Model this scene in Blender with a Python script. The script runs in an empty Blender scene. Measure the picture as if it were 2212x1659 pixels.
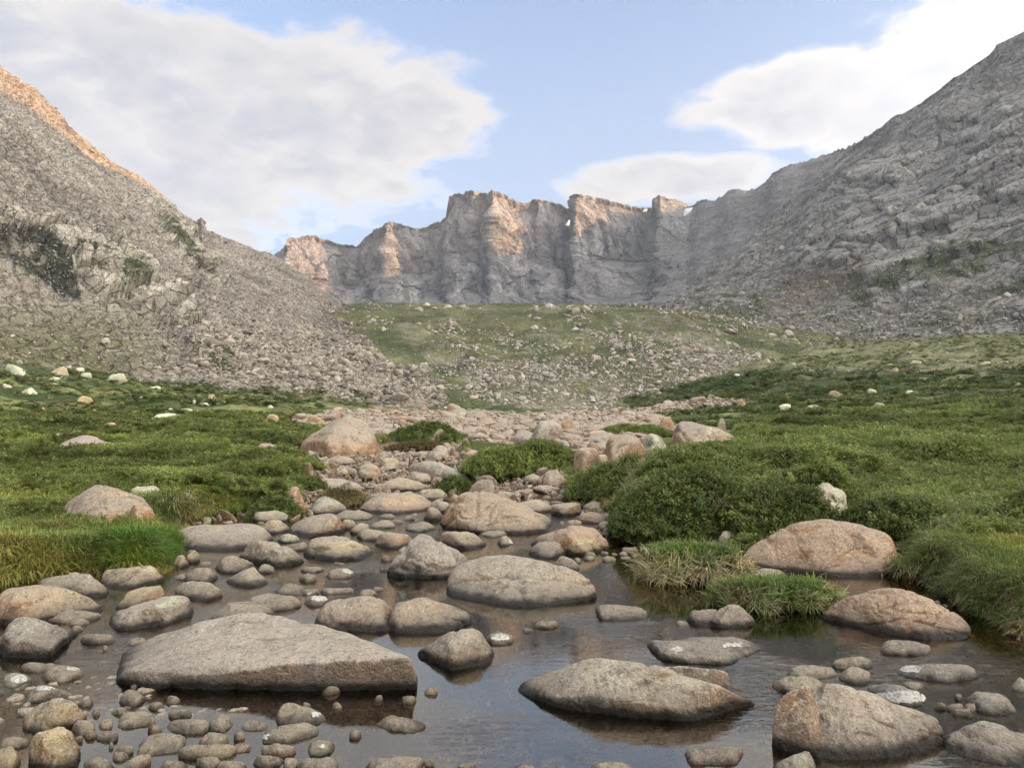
import bpy, bmesh, math, random
import numpy as np
from mathutils import Vector

random.seed(7)
SC = bpy.context.scene
COL = SC.collection

# ---------------------------------------------------------------- camera
CAM_H = 1.3
PITCH = math.radians(3.05)
cam_data = bpy.data.cameras.new("camera")
cam_data.sensor_width = 36.0
cam_data.lens = 27.03
cam_data.clip_start = 0.05
cam_data.clip_end = 12000
cam = bpy.data.objects.new("camera", cam_data)
cam.location = (0, 0, CAM_H)
cam.rotation_euler = (math.radians(90) + PITCH, 0, 0)
COL.objects.link(cam)
SC.camera = cam

# ---------------------------------------------------------------- light
SUN_AZ = math.radians(110)      # from +Y (view direction) towards +X (right)
SUN_EL = math.radians(10.5)
SUN_DIR = Vector((math.sin(SUN_AZ) * math.cos(SUN_EL), math.cos(SUN_AZ) * math.cos(SUN_EL), math.sin(SUN_EL)))
sd = bpy.data.lights.new("sun", 'SUN')
sd.energy = 1.75
sd.angle = math.radians(0.5)
sd.color = (1.0, 0.50, 0.19)
sun = bpy.data.objects.new("sun", sd)
sun.rotation_euler = SUN_DIR.to_track_quat('Z', 'Y').to_euler()
COL.objects.link(sun)

SC.view_settings.view_transform = 'Standard'
SC.view_settings.look = 'None'
SC.view_settings.gamma = 1.0
SC.view_settings.exposure = 2.60
SC.view_settings.use_curve_mapping = False
SC.cycles.max_bounces = 5
SC.cycles.diffuse_bounces = 2
SC.cycles.glossy_bounces = 2
SC.cycles.transparent_max_bounces = 8
SC.cycles.transmission_bounces = 2
SC.cycles.volume_bounces = 0
SC.cycles.caustics_reflective = False
SC.cycles.caustics_refractive = False

# ---------------------------------------------------------------- node helper
class N:
    """small wrapper for building node trees"""
    def __init__(self, tree):
        self.t = tree
    def n(self, typ, **kw):
        nd = self.t.nodes.new(typ)
        for k, v in kw.items():
            setattr(nd, k, v)
        return nd
    def put(self, sock, v):
        if v is None:
            return
        if isinstance(v, bpy.types.NodeSocket):
            self.t.links.new(v, sock)
        else:
            sock.default_value = v
    def math(self, op, a, b=None, c=None, clamp=False):
        nd = self.n('ShaderNodeMath', operation=op)
        nd.use_clamp = clamp
        self.put(nd.inputs[0], a); self.put(nd.inputs[1], b); self.put(nd.inputs[2], c)
        return nd.outputs[0]
    def vmath(self, op, a, b=None, out=0, scale=None):
        nd = self.n('ShaderNodeVectorMath', operation=op)
        self.put(nd.inputs[0], a); self.put(nd.inputs[1], b)
        if scale is not None:
            self.put(nd.inputs['Scale'], scale)
        return nd.outputs[out]
    def mix(self, f, a, b, typ='MIX'):
        nd = self.n('ShaderNodeMix', data_type='RGBA', blend_type=typ)
        self.put(nd.inputs[0], f); self.put(nd.inputs[6], a); self.put(nd.inputs[7], b)
        return nd.outputs[2]
    def noise(self, vec, scale, detail=3.0, rough=0.55, dist=0.0, out=0):
        nd = self.n('ShaderNodeTexNoise')
        self.put(nd.inputs['Vector'], vec); self.put(nd.inputs['Scale'], scale)
        self.put(nd.inputs['Detail'], detail); self.put(nd.inputs['Roughness'], rough)
        self.put(nd.inputs['Distortion'], dist)
        return nd.outputs[out]
    def voro(self, vec, scale, feature='F1', out=0, rand=1.0):
        nd = self.n('ShaderNodeTexVoronoi', feature=feature)
        self.put(nd.inputs['Vector'], vec); self.put(nd.inputs['Scale'], scale)
        self.put(nd.inputs['Randomness'], rand)
        return nd.outputs[out]
    def ss(self, x, a, b):
        nd = self.n('ShaderNodeMapRange', interpolation_type='SMOOTHSTEP')
        self.put(nd.inputs[0], x); self.put(nd.inputs[1], a); self.put(nd.inputs[2], b)
        return nd.outputs[0]
    def lin(self, x, a, b, c=0.0, d=1.0):
        nd = self.n('ShaderNodeMapRange')
        self.put(nd.inputs[0], x); self.put(nd.inputs[1], a); self.put(nd.inputs[2], b)
        self.put(nd.inputs[3], c); self.put(nd.inputs[4], d)
        return nd.outputs[0]
    def sep(self, v):
        nd = self.n('ShaderNodeSeparateXYZ'); self.put(nd.inputs[0], v)
        return nd.outputs
    def comb(self, x, y, z):
        nd = self.n('ShaderNodeCombineXYZ')
        self.put(nd.inputs[0], x); self.put(nd.inputs[1], y); self.put(nd.inputs[2], z)
        return nd.outputs[0]

def rgb(r, g, b): return (r, g, b, 1.0)

# ---------------------------------------------------------------- sky and clouds
world = bpy.data.worlds.new("World")
SC.world = world
world.use_nodes = True
world.cycles.sampling_method = 'MANUAL'
world.cycles.sample_map_resolution = 512
w = N(world.node_tree)
world.node_tree.nodes.clear()
sky = w.n('ShaderNodeTexSky', sky_type='NISHITA')
sky.sun_disc = False
sky.sun_elevation = SUN_EL
sky.sun_rotation = SUN_AZ
sky.altitude = 3300
sky.air_density = 1.0
sky.dust_density = 0.6
sky.ozone_density = 1.6
tc = w.n('ShaderNodeTexCoord')
d = tc.outputs['Generated']
dx, dy, dz = w.sep(d)
az = w.math('ARCTAN2', dx, dy)
el = w.math('ARCSINE', dz)
# cloud layer coordinates (a flat layer seen in perspective, so it flattens towards the horizon)
ip = w.math('DIVIDE', 1.0, w.math('ADD', w.math('MAXIMUM', dz, 0.0), 0.22))
cp = w.comb(w.math('MULTIPLY', dx, ip), w.math('MULTIPLY', dy, ip), dz)
n1 = w.noise(cp, 2.3, 7.0, 0.56, 0.25)
n2 = w.noise(cp, 8.0, 8.0, 0.62, 0.35)
nn = w.math('ADD', w.math('MULTIPLY', w.math('SUBTRACT', n1, 0.5), 2.1), w.math('MULTIPLY', w.math('SUBTRACT', n2, 0.5), 1.3))

def px_ang(u, v):
    a = (u - 1106) / 1661.0; b = (829.5 - v) / 1661.0
    x, y, z = a, math.cos(PITCH) - b * math.sin(PITCH), math.sin(PITCH) + b * math.cos(PITCH)
    return math.atan2(x, y), math.atan2(z, math.hypot(x, y))

def blob(u, v, ru, rv, gain=1.0, tilt=0.0):
    """a cloud bank in azimuth / elevation, radii in radians"""
    a, e = px_ang(u, v)
    da = w.math('SUBTRACT', az, a); de = w.math('SUBTRACT', el, e)
    c, s = math.cos(tilt), math.sin(tilt)
    x = w.math('ADD', w.math('MULTIPLY', da, c / ru), w.math('MULTIPLY', de, s / ru))
    y = w.math('ADD', w.math('MULTIPLY', da, -s / rv), w.math('MULTIPLY', de, c / rv))
    q = w.math('ADD', w.math('MULTIPLY', x, x), w.math('MULTIPLY', y, y))
    return w.math('MULTIPLY', w.math('SUBTRACT', 1.0, q), gain)

blobs = [blob(760, 215, 0.20, 0.088, 1.0, -0.10), blob(420, 230, 0.28, 0.115, 1.0), blob(30, 210, 0.26, 0.12, 1.0),
         blob(560, 360, 0.24, 0.10, 0.75, -0.1), blob(480, 80, 0.16, 0.022, 0.45), blob(160, 60, 0.22, 0.04, 0.4), blob(620, 440, 0.11, 0.035, 0.55), blob(250, 380, 0.22, 0.10, 0.8),
         blob(1720, 215, 0.155, 0.055, 1.05), blob(1990, 200, 0.16, 0.075, 1.2), blob(2180, 50, 0.17, 0.07, 0.55), blob(2250, 180, 0.12, 0.1, 0.9),
         blob(1430, 385, 0.155, 0.035, 1.0), blob(1000, 150, 0.05, 0.02, 0.3)]
m = blobs[0]
for bb in blobs[1:]:
    m = w.math('MAXIMUM', m, bb)
# beyond the frame broken cloud goes on, made fuller to brighten the ground
out_az = w.ss(w.math('ABSOLUTE', az), 0.72, 0.95)
out_el = w.ss(el, 0.52, 0.66)
outside = w.math('MAXIMUM', out_az, out_el)
gen = w.math('ADD', w.math('MULTIPLY', w.noise(cp, 1.1, 2.0, 0.5), 2.4), -0.70)
m = w.math('MAXIMUM', m, w.math('SUBTRACT', gen, w.math('MULTIPLY', w.math('SUBTRACT', 1.0, outside), 3.0)))
dens = w.math('ADD', w.math('MAXIMUM', m, -1.5), nn)
cov = w.ss(dens, 0.0, 0.42)
core = w.ss(w.math('ADD', dens, w.math('MULTIPLY', w.math('SUBTRACT', n2, 0.5), 1.3)), 0.22, 1.05)
# sun side (right, upper) rims are white, cores are lavender grey
n3 = w.noise(w.vmath('ADD', cp, (0.05, 0.0, 0.04)), 2.3, 7.0, 0.56, 0.25)
lit = w.lin(w.math('SUBTRACT', n1, n3), -0.05, 0.07)
side = w.ss(az, -0.62, 0.35)
ccol = w.mix(core, rgb(1.0, 0.97, 0.93), rgb(0.66, 0.685, 0.75))
ccol = w.mix(w.math('MULTIPLY', side, 0.12), ccol, rgb(0.80, 0.79, 0.765))
ccol = w.mix(w.math('MULTIPLY', lit, 0.55), ccol, rgb(0.98, 0.93, 0.88))
bg1 = w.n('ShaderNodeBackground'); w.put(bg1.inputs[0], sky.outputs[0]); bg1.inputs[1].default_value = 0.076
bg2 = w.n('ShaderNodeBackground'); _cc = (w.mix(w.ss(cov, 0.0, 0.35), rgb(0.60, 0.665, 0.77), ccol))
# ---
# cloud scatters forward; the unseen sunward glow is boosted to light the ground
cosg = w.vmath('DOT_PRODUCT', d, tuple(SUN_DIR), out=1)
ph = w.math('POWER', w.math('MULTIPLY', w.math('ADD', cosg, 1.0), 0.5), 6.5)
w.put(bg2.inputs[1], w.math('ADD', 0.150, w.math('MULTIPLY', ph, 1.75)))
w.put(bg2.inputs[0], w.mix(w.math('MULTIPLY', ph, 1.0, clamp=True), _cc, rgb(0.95, 0.84, 0.68)))
mx = w.n('ShaderNodeMixShader')
# no clouds below the horizon
cfac = w.math('MULTIPLY', cov, w.ss(el, -0.02, 0.10))
veil = w.lin(el, 0.12, 0.55, 0.82, 0.20)
w.put(mx.inputs[0], w.math('MAXIMUM', w.math('MULTIPLY', cfac, 0.93), veil))
w.put(mx.inputs[1], bg1.outputs[0]); w.put(mx.inputs[2], bg2.outputs[0])
wo = w.n('ShaderNodeOutputWorld'); w.put(wo.inputs[0], mx.outputs[0])

# ---------------------------------------------------------------- geometry helpers
F = 1661.0
def ray(u, v):
    """view ray through a point of the photograph (2212 px wide copy)"""
    a = (np.asarray(u, float) - 1106) / F; b = (829.5 - np.asarray(v, float)) / F
    return a, math.cos(PITCH) - b * math.sin(PITCH), math.sin(PITCH) + b * math.cos(PITCH)
def at_y(u, v, Y):
    x, y, z = ray(u, v); t = Y / y
    return np.stack([x * t, np.broadcast_to(Y, np.shape(x * t)) * 1.0, CAM_H + z * t], -1)
def at_z(u, v, Z):
    x, y, z = ray(u, v); t = (Z - CAM_H) / z
    return np.array([x * t, y * t, Z])
def proj(P):
    P = np.asarray(P, float)
    x, y, z = P[..., 0], P[..., 1], P[..., 2] - CAM_H
    f = y * math.cos(PITCH) + z * math.sin(PITCH); up = -y * math.sin(PITCH) + z * math.cos(PITCH)
    f = np.where(f < 0.05, 0.05, f)
    return 1106 + F * x / f, 829.5 - F * up / f

def _h(ix, iy, iz, seed):
    with np.errstate(over='ignore'):
        h = (ix.astype(np.uint32) * np.uint32(374761393)) ^ (iy.astype(np.uint32) * np.uint32(668265263)) ^ \
            (iz.astype(np.uint32) * np.uint32(2246822519)) ^ np.uint32((seed * 3266489917) & 0xffffffff)
        h = (h ^ (h >> np.uint32(13))) * np.uint32(1274126177)
        h = (h ^ (h >> np.uint32(16))) * np.uint32(2654435761)
        return h ^ (h >> np.uint32(15))
def vnoise(P, seed=0):
    """value noise in -1..1"""
    P = np.asarray(P, float)
    i = np.floor(P).astype(np.int64); f = P - i; f = f * f * f * (f * (f * 6 - 15) + 10)
    r = np.zeros(P.shape[:-1])
    for cx in (0, 1):
        wx = f[..., 0] if cx else 1 - f[..., 0]
        for cy in (0, 1):
            wy = f[..., 1] if cy else 1 - f[..., 1]
            for cz in (0, 1):
                wz = f[..., 2] if cz else 1 - f[..., 2]
                hv = _h(i[..., 0] + cx, i[..., 1] + cy, i[..., 2] + cz, seed).astype(float) / 4294967295.0
                r += wx * wy * wz * hv
    return r * 2 - 1
def fbm(P, octv=4, seed=0, gain=0.5, lac=2.03):
    P = np.asarray(P, float); a = 1.0; s = 0; tot = 0
    for k in range(octv):
        s = s + a * vnoise(P + 17.3 * k, seed + k); tot += a; a *= gain; P = P * lac
    return s / tot * 1.4
def ridged(P, octv=4, seed=0):
    P = np.asarray(P, float); a = 1.0; s = 0; tot = 0
    for k in range(octv):
        s = s + a * (1 - np.abs(vnoise(P + 9.1 * k, seed + k)) * 1.8); tot += a; a *= 0.5; P = P * 2.1
    return s / tot
def worley(P, seed=0):
    """F1, F2 and the id of the nearest cell"""
    P = np.asarray(P, float)
    i = np.floor(P).astype(np.int64)
    f1 = np.full(P.shape[:-1], 9.0); f2 = f1.copy(); cid = np.zeros(P.shape[:-1])
    for ox in (-1, 0, 1):
        for oy in (-1, 0, 1):
            for oz in (-1, 0, 1):
                jx, jy, jz = i[..., 0] + ox, i[..., 1] + oy, i[..., 2] + oz
                h = _h(jx, jy, jz, seed)
                px = jx + (h & np.uint32(1023)) / 1023.0
                py = jy + ((h >> np.uint32(10)) & np.uint32(1023)) / 1023.0
                pz = jz + ((h >> np.uint32(20)) & np.uint32(1023)) / 1023.0
                dd = np.sqrt((px - P[..., 0]) ** 2 + (py - P[..., 1]) ** 2 + (pz - P[..., 2]) ** 2)
                near = dd < f1
                f2 = np.where(near, f1, np.minimum(f2, dd))
                cid = np.where(near, _h(jx, jy, jz, seed + 77) / 4294967295.0, cid)
                f1 = np.where(near, dd, f1)
    return f1, f2, cid
def sstep(x, a, b):
    t = np.clip((np.asarray(x, float) - a) / (b - a), 0, 1)
    return t * t * (3 - 2 * t)
def in_poly(x, y, poly):
    poly = np.asarray(poly, float); ins = np.zeros(np.shape(x), bool); j = len(poly) - 1
    for i in range(len(poly)):
        xi, yi = poly[i]; xj, yj = poly[j]
        c = ((yi > y) != (yj > y)) & (x < (xj - xi) * (y - yi) / (yj - yi + 1e-12) + xi)
        ins ^= c; j = i
    return ins
def dist_poly(x, y, poly):
    poly = np.asarray(poly, float); dmin = np.full(np.shape(x), 1e9)
    for i in range(len(poly)):
        a = poly[i]; b = poly[(i + 1) % len(poly)]; e = b - a; L = e @ e + 1e-12
        t = np.clip(((x - a[0]) * e[0] + (y - a[1]) * e[1]) / L, 0, 1)
        dmin = np.minimum(dmin, np.hypot(x - a[0] - t * e[0], y - a[1] - t * e[1]))
    return dmin

def mesh_from(name, V, Fq, mats=(), smooth=True, col=None):
    me = bpy.data.meshes.new(name)
    V = np.asarray(V, np.float32).reshape(-1, 3)
    Fq = np.asarray(Fq, np.int32)
    k = Fq.shape[1]
    me.vertices.add(len(V)); me.vertices.foreach_set('co', V.ravel())
    me.loops.add(Fq.size); me.loops.foreach_set('vertex_index', Fq.ravel())
    me.polygons.add(len(Fq)); me.polygons.foreach_set('loop_start', np.arange(0, Fq.size, k, dtype=np.int32))
    me.update(calc_edges=True)
    if smooth:
        me.polygons.foreach_set('use_smooth', np.ones(len(Fq), bool))
    for mt in mats: me.materials.append(mt)
    if col is not None:
        ca = me.color_attributes.new('Col', 'FLOAT_COLOR', 'POINT')
        c = np.ones((len(V), 4), np.float32); c[:, :3] = np.clip(col, 0, 1).reshape(-1, 3)
        ca.data.foreach_set('color', c.ravel())
    return me
def grid_faces(nr, nc):
    a = (np.arange(nr - 1)[:, None] * nc + np.arange(nc - 1)[None, :]).ravel()
    return np.stack([a, a + 1, a + nc + 1, a + nc], 1)
def tag(o, label=None, cat=None, group=None, kind=None):
    if label: o['label'] = label
    if cat: o['category'] = cat
    if group: o['group'] = group
    if kind: o['kind'] = kind
    return o
def link(name, me, parent=None, loc=(0, 0, 0)):
    o = bpy.data.objects.new(name, me); COL.objects.link(o); o.location = loc
    if parent is not None: o.parent = parent
    return o
def grid_normals(P):
    du = np.gradient(P, axis=1); dv = np.gradient(P, axis=0)
    n = np.cross(du, dv); n /= np.linalg.norm(n, axis=-1, keepdims=True) + 1e-9
    return n
def lerp3(a, b, t):
    t = np.asarray(t)[..., None]
    return np.asarray(a) * (1 - t) + np.asarray(b) * t
# ---------------------------------------------------------------- materials
def new_mat(name):
    m = bpy.data.materials.new(name); m.use_nodes = True; m.node_tree.nodes.clear()
    return m, N(m.node_tree)
def finish(g, color, rough=0.9, normal=None, spec=0.25):
    b = g.n('ShaderNodeBsdfPrincipled'); g.put(b.inputs['Base Color'], color); g.put(b.inputs['Roughness'], rough)
    b.inputs['Specular IOR Level'].default_value = spec
    if normal is not None: g.put(b.inputs['Normal'], normal)
    o = g.n('ShaderNodeOutputMaterial'); g.put(o.inputs[0], b.outputs[0])
    return b
def bump(g, h, strength, dist, normal=None):
    nd = g.n('ShaderNodeBump'); g.put(nd.inputs['Strength'], strength); g.put(nd.inputs['Distance'], dist)
    g.put(nd.inputs['Height'], h)
    if normal is not None: g.put(nd.inputs['Normal'], normal)
    return nd.outputs[0]

def mountain_material(name, s, contrast=0.5, bd=1.0):
    """s = size in metres of the smallest visible blocks"""
    m, g = new_mat(name)
    pos = g.n('ShaderNodeNewGeometry').outputs['Position']
    col = g.n('ShaderNodeVertexColor', layer_name='Col').outputs[0]
    a = g.noise(pos, 0.9 / s, 4.0, 0.65)
    b = g.noise(pos, 0.12 / s, 3.0, 0.6)
    f = g.lin(g.math('ADD', g.math('MULTIPLY', a, 0.65), g.math('MULTIPLY', b, 0.35)), 0.3, 0.7, 1 - contrast, 1 + contrast)
    col = g.mix(1.0, col, g.comb(f, f, f), 'MULTIPLY')
    v = g.voro(g.vmath('ADD', pos, g.vmath('SCALE', g.noise(pos, 0.5 / s, 2, out=1), scale=s * 1.2)), 0.45 / s, 'DISTANCE_TO_EDGE')
    crack = g.ss(v, 0.0, 0.07)
    h = g.math('ADD', g.math('MULTIPLY', crack, 0.5), a)
    nb = bump(g, h, 1.0, s * bd)
    finish(g, col, 0.92, nb, 0.15)
    return m

M_TALUS = mountain_material('talus_rock', 1.3, 0.42, 0.9)
M_WALL = mountain_material('cirque_rock', 5.0, 0.30, 1.0)
M_RIGHT = mountain_material('slab_rock', 2.4, 0.34, 0.8)
M_MORAINE = mountain_material('moraine_ground', 1.2, 0.45, 0.5)

def ground_material():
    m, g = new_mat('meadow_ground')
    pos = g.n('ShaderNodeNewGeometry').outputs['Position']
    col = g.n('ShaderNodeVertexColor', layer_name='Col').outputs[0]
    a = g.noise(pos, 14.0, 5.0, 0.65); b = g.noise(pos, 1.7, 4.0, 0.6)
    f = g.lin(g.math('ADD', g.math('MULTIPLY', a, 0.5), g.math('MULTIPLY', b, 0.5)), 0.3, 0.7, 0.5, 1.5)
    col = g.mix(1.0, col, g.comb(f, f, f), 'MULTIPLY')
    finish(g, col, 0.95, bump(g, g.math('ADD', a, b), 0.9, 0.05), 0.1)
    return m
M_GROUND = ground_material()

# ---------------------------------------------------------------- valley floor
def zwater(Y):
    """level of the stream at distance Y: a still pool in front, then a gentle climb"""
    return 0.017 * np.clip(np.asarray(Y, float) - 9.5, 0, 40)

_T_Y = [8, 14, 25, 40, 60, 90, 130, 200, 300, 450]
_T = {   # photograph rows at which the ground lies, by distance
    -700: [None, None, 955, 890, 820, 710, 600, 450, 300, 180],
    0: [None, None, 962, 928, 888, 825, 768, 735, 720, 700],
    300: [None, None, 965, 935, 902, 860, 815, 800, 795, 790],
    600: [None, None, 968, 940, 917, 886, 848, 838, 834, 834],
    900: [None, None, 973, 948, 928, 908, 891, 884, 882, 882],
    1100: [None, None, 974, 950, 930, 909, 893, 884, 882, 882],
    1300: [None, None, 974, 949, 929, 908, 890, 880, 876, 870],
    1500: [None, None, 971, 942, 919, 897, 866, 833, 812, 790],
    1700: [None, None, 967, 935, 908, 880, 843, 797, 758, 724],
    1950: [None, None, 965, 925, 893, 860, 817, 766, 732, 700],
    2212: [None, None, 962, 915, 878, 838, 798, 748, 718, 685],
    2900: [None, None, 955, 895, 830, 760, 690, 620, 560, 500]}
_tk, _tz = [], []
for u0, row in _T.items():
    zz = []
    for Y, v in zip(_T_Y, row):
        if v is None: zz.append(0.20 if Y == 8 else 0.34)
        else: zz.append(float(at_y(u0, v, Y)[2]))
    _tk.append(math.atan((u0 - 1106) / F)); _tz.append(zz)
_tk = np.array(_tk); _tz = np.array(_tz); _tl = np.log(np.array(_T_Y, float))
# resample the table densely and smooth it
_th = np.linspace(_tk[0], _tk[-1], 241); _lr = np.linspace(math.log(3), math.log(450), 121)
_tab = np.empty((241, 121))
_tmp = np.array([np.interp(_lr, _tl, r) for r in _tz])
for j in range(121): _tab[:, j] = np.interp(_th, _tk, _tmp[:, j])
for _ in range(3):
    k = np.array([1, 2, 3, 2, 1.]) / 9
    _tab = np.apply_along_axis(lambda r: np.convolve(np.pad(r, 2, 'edge'), k, 'valid'), 0, _tab)
    _tab = np.apply_along_axis(lambda r: np.convolve(np.pad(r, 2, 'edge'), k, 'valid'), 1, _tab)
def land_base(x, y):
    r = np.hypot(x, y); th = np.arctan2(x, y)
    yy = np.where(y > 0, np.maximum(y, r * 0.55), r * 0.6)
    th = np.clip(th, _th[0], _th[-1])
    fi = (th - _th[0]) / (_th[1] - _th[0]); fj = (np.log(np.clip(yy, 3.01, 449)) - _lr[0]) / (_lr[1] - _lr[0])
    i = np.clip(fi.astype(int), 0, 239); j = np.clip(fj.astype(int), 0, 119); a = fi - i; b = fj - j
    return (_tab[i, j] * (1 - a) * (1 - b) + _tab[i + 1, j] * a * (1 - b) + _tab[i, j + 1] * (1 - a) * b + _tab[i + 1, j + 1] * a * b)

_shore_px = [(-300, 1272), (0, 1264), (100, 1252), (210, 1236), (270, 1250), (345, 1238), (372, 1205), (366, 1152), (430, 1130),
             (530, 1104), (575, 1118), (640, 1112), (655, 1075), (650, 1050), (705, 1040), (668, 1014), (620, 1000),
             (540, 990), (490, 982), (520, 972), (620, 969), (700, 968), (800, 968), (850, 962), (985, 962), (1000, 975),
             (1005, 1005), (1015, 1032), (1130, 1040), (1215, 1052), (1240, 1080), (1320, 1098), (1335, 1170), (1420, 1188), (1610, 1204),
             (1825, 1200), (1935, 1210), (1962, 1255), (2010, 1262), (2080, 1316), (2212, 1376), (2600, 1400)]
def px_to_water(u, v):
    z = 0.0
    for _ in range(25):
        p = at_z(u, v, z); z = 0.6 * z + 0.4 * float(zwater(p[1]))
    return at_z(u, v, z)
SHORE = [tuple(px_to_water(u, v)[:2]) for u, v in _shore_px]
SHORE = SHORE + [(9.0, 3.0), (9.0, -6.0), (-9.0, -6.0), (-9.0, 3.0)]
SHORE = np.array(SHORE)
def shore_sd(x, y):
    """signed distance to the shore, positive over water"""
    x = np.asarray(x, float); y = np.asarray(y, float)
    dd = dist_poly(x, y, SHORE) + 0.10 * vnoise(np.stack([x * 1.6, y * 1.6, x * 0], -1), 5)
    return np.where(in_poly(x, y, SHORE), dd, -dd)
def gz(x, y, fine=True):
    x = np.asarray(x, float); y = np.asarray(y, float)
    b = land_base(x, y)
    wl = zwater(y)
    sd = np.where((np.hypot(x, y) < 40), shore_sd(x, y), -50.0)
    land = np.maximum(b, wl + 0.10)
    r = np.hypot(x, y)
    P = np.stack([x, y, x * 0], -1)
    land = land + fbm(P * 0.35, 3, 11) * np.clip(r * 0.006, 0.04, 0.6) + (fbm(P * 0.06, 3, 12) * np.clip((r - 30) * 0.01, 0, 1.6))
    bank = sstep(-sd, -0.02, 0.30)
    bed = wl - 0.05 - 0.22 * sstep(sd, 0.0, 1.0) - 0.05 * vnoise(P * 2.1, 3)
    bed = bed + (0.24 + 0.07 * vnoise(P * 0.9, 7)) * sstep(y, 10.3, 14)               # upstream the bed is only just wet
    return bed * (1 - bank) + land * bank
def surf(x, y):
    return max(float(gz(np.array([x]), np.array([y]))[0]), float(zwater(y)) if float(shore_sd(np.array([x]), np.array([y]))[0]) > 0 and math.hypot(x, y) < 40 else -9)
def ground_at(u, v, lift=0.0):
    """march a view ray to the ground or water"""
    x, y, z = ray(u, v); T = np.exp(np.linspace(math.log(1.5), math.log(330), 900))
    X, Yv, Z = x * T, y * T, CAM_H + z * T
    g_ = gz(X, Yv) + lift; g_ = np.where((shore_sd(X, Yv) > 0) & (Yv < 40), np.maximum(g_, zwater(Yv)), g_)
    hit = np.nonzero(Z < g_)[0]
    if len(hit) == 0: return None
    i = max(hit[0], 1); a = (Z[i - 1] - g_[i - 1]) / ((Z[i - 1] - g_[i - 1]) + (g_[i] - Z[i]) + 1e-9)
    t = T[i - 1] * (1 - a) + T[i] * a
    return np.array([x * t, y * t, CAM_H + z * t])

RUBBLE_PX = [(640, 905), (760, 885), (940, 886), (1150, 893), (1250, 884), (1420, 880), (1500, 860), (1640, 868), (1420, 893), (1460, 925), (1380, 955), (1300, 975),
             (1200, 965), (1210, 945), (1120, 960), (1000, 948), (850, 950), (700, 925), (600, 912)]
def ground_color(x, y, z):
    u, v = proj(np.stack([x, y, z], -1)); r = np.hypot(x, y)
    P = np.stack([x, y, x * 0], -1)
    sd = np.where(r < 40, shore_sd(x, y), -50.)
    c = np.empty(x.shape + (3,)); c[:] = (0.075, 0.092, 0.032)
    def put(mask, colr):
        m_ = np.clip(mask, 0, 1)[..., None]; c[:] = c * (1 - m_) + np.array(colr) * m_
    # open meadow farther away
    far = sstep(r, 26, 55)
    put(far, (0.20, 0.22, 0.085))
    # olive brown turf towards the slopes
    n = fbm(P * 0.05, 4, 31); n2 = fbm(P * np.array([0.05, 0.16, 1]), 4, 32)
    up = sstep(r, 85, 150) * sstep(u, 1250, 1600)
    put(up * 0.9, (0.205, 0.20, 0.11)); put(up * sstep(fbm(P * np.array([0.09, 0.22, 1]), 4, 33), -0.1, 0.4) * 0.6, (0.11, 0.125, 0.055)); put(up * sstep(fbm(P * 0.25, 4, 34), 0.15, 0.5) * 0.6, (0.30, 0.28, 0.22))
    put(sstep(r, 60, 110) * (1 - sstep(u, 500, 900)) * sstep(n, -0.1, 0.5) * 0.8, (0.20, 0.20, 0.098))
    dark = sstep(n2, 0.0, 0.25) * sstep(r, 35, 70) * (1 - sstep(r, 150, 230))
    put(dark * 0.85, (0.045, 0.070, 0.030))
    band = sstep(v, 790, 812) * (1 - sstep(v, 868, 900)) * sstep(u, 1380, 1500) * sstep(n2 + 0.35, 0, 0.2)
    put(band * 0.85, (0.042, 0.068, 0.030))
    tan = in_poly(u, v, [(1880, 892), (2010, 868), (2212, 838), (2300, 830), (2300, 880), (2150, 886), (2000, 896)])
    put(tan * sstep(fbm(P * 0.2, 3, 9), -0.5, 0.1), (0.28, 0.26, 0.14))
    mot = fbm(P * np.array([.35, .8, 1]), 4, 35) * sstep(r, 20, 40) * (1 - sstep(r, 250, 400)); c *= (1 + .45 * mot)[..., None]
    # rubble flat
    rub = in_poly(u + 25 * vnoise(P * 0.1, 4), v + 6 * vnoise(P * 0.3, 6), RUBBLE_PX) & (r > 18)
    put(rub * (0.75 + 0.25 * sstep(fbm(P * 0.6, 3, 8), -0.3, 0.2)), (0.40, 0.33, 0.27))
    # scree foot at the left and stony ground on the right
    put(sstep(r, 118, 128) * (u < 900) * 0.8, (0.24, 0.21, 0.18))
    # banks: peat, and the bed
    put(sstep(sd, -0.35, -0.05), (0.050, 0.040, 0.024))
    put(sstep(sd, -0.05, 0.1) * (r < 40), (0.085, 0.052, 0.022))
    put(sstep(sd, 0.0, 0.3) * sstep(y, 11, 15) * (r < 40), (0.16, 0.125, 0.095))
    return c

def build_ground():
    inner = np.radians(np.linspace(-43, 43, 620))
    outer = np.radians(np.concatenate([np.linspace(-180, -45, 40)]))
    outer2 = np.radians(np.linspace(45, 180, 40))
    th = np.concatenate([outer, inner, outer2])
    r = np.concatenate([[0.2, 0.6, 1.0], np.exp(np.linspace(math.log(1.4), math.log(14), 330)), np.exp(np.linspace(math.log(14.15), math.log(430), 330)), [470, 700, 1250]])
    R, T = np.meshgrid(r, th, indexing='ij')
    X, Y = R * np.sin(T), R * np.cos(T)
    Z = gz(X, Y)
    Z = np.where(R > 450, Z * 0.5 - 2, Z)
    me = mesh_from('ground', np.stack([X, Y, Z], -1), grid_faces(len(r), len(th)), [M_GROUND], True, ground_color(X, Y, Z))
    o = link('ground', me); tag(o, kind='structure', label='valley floor with stream bed, peaty banks and green meadow')
    return o
build_ground()

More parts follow.
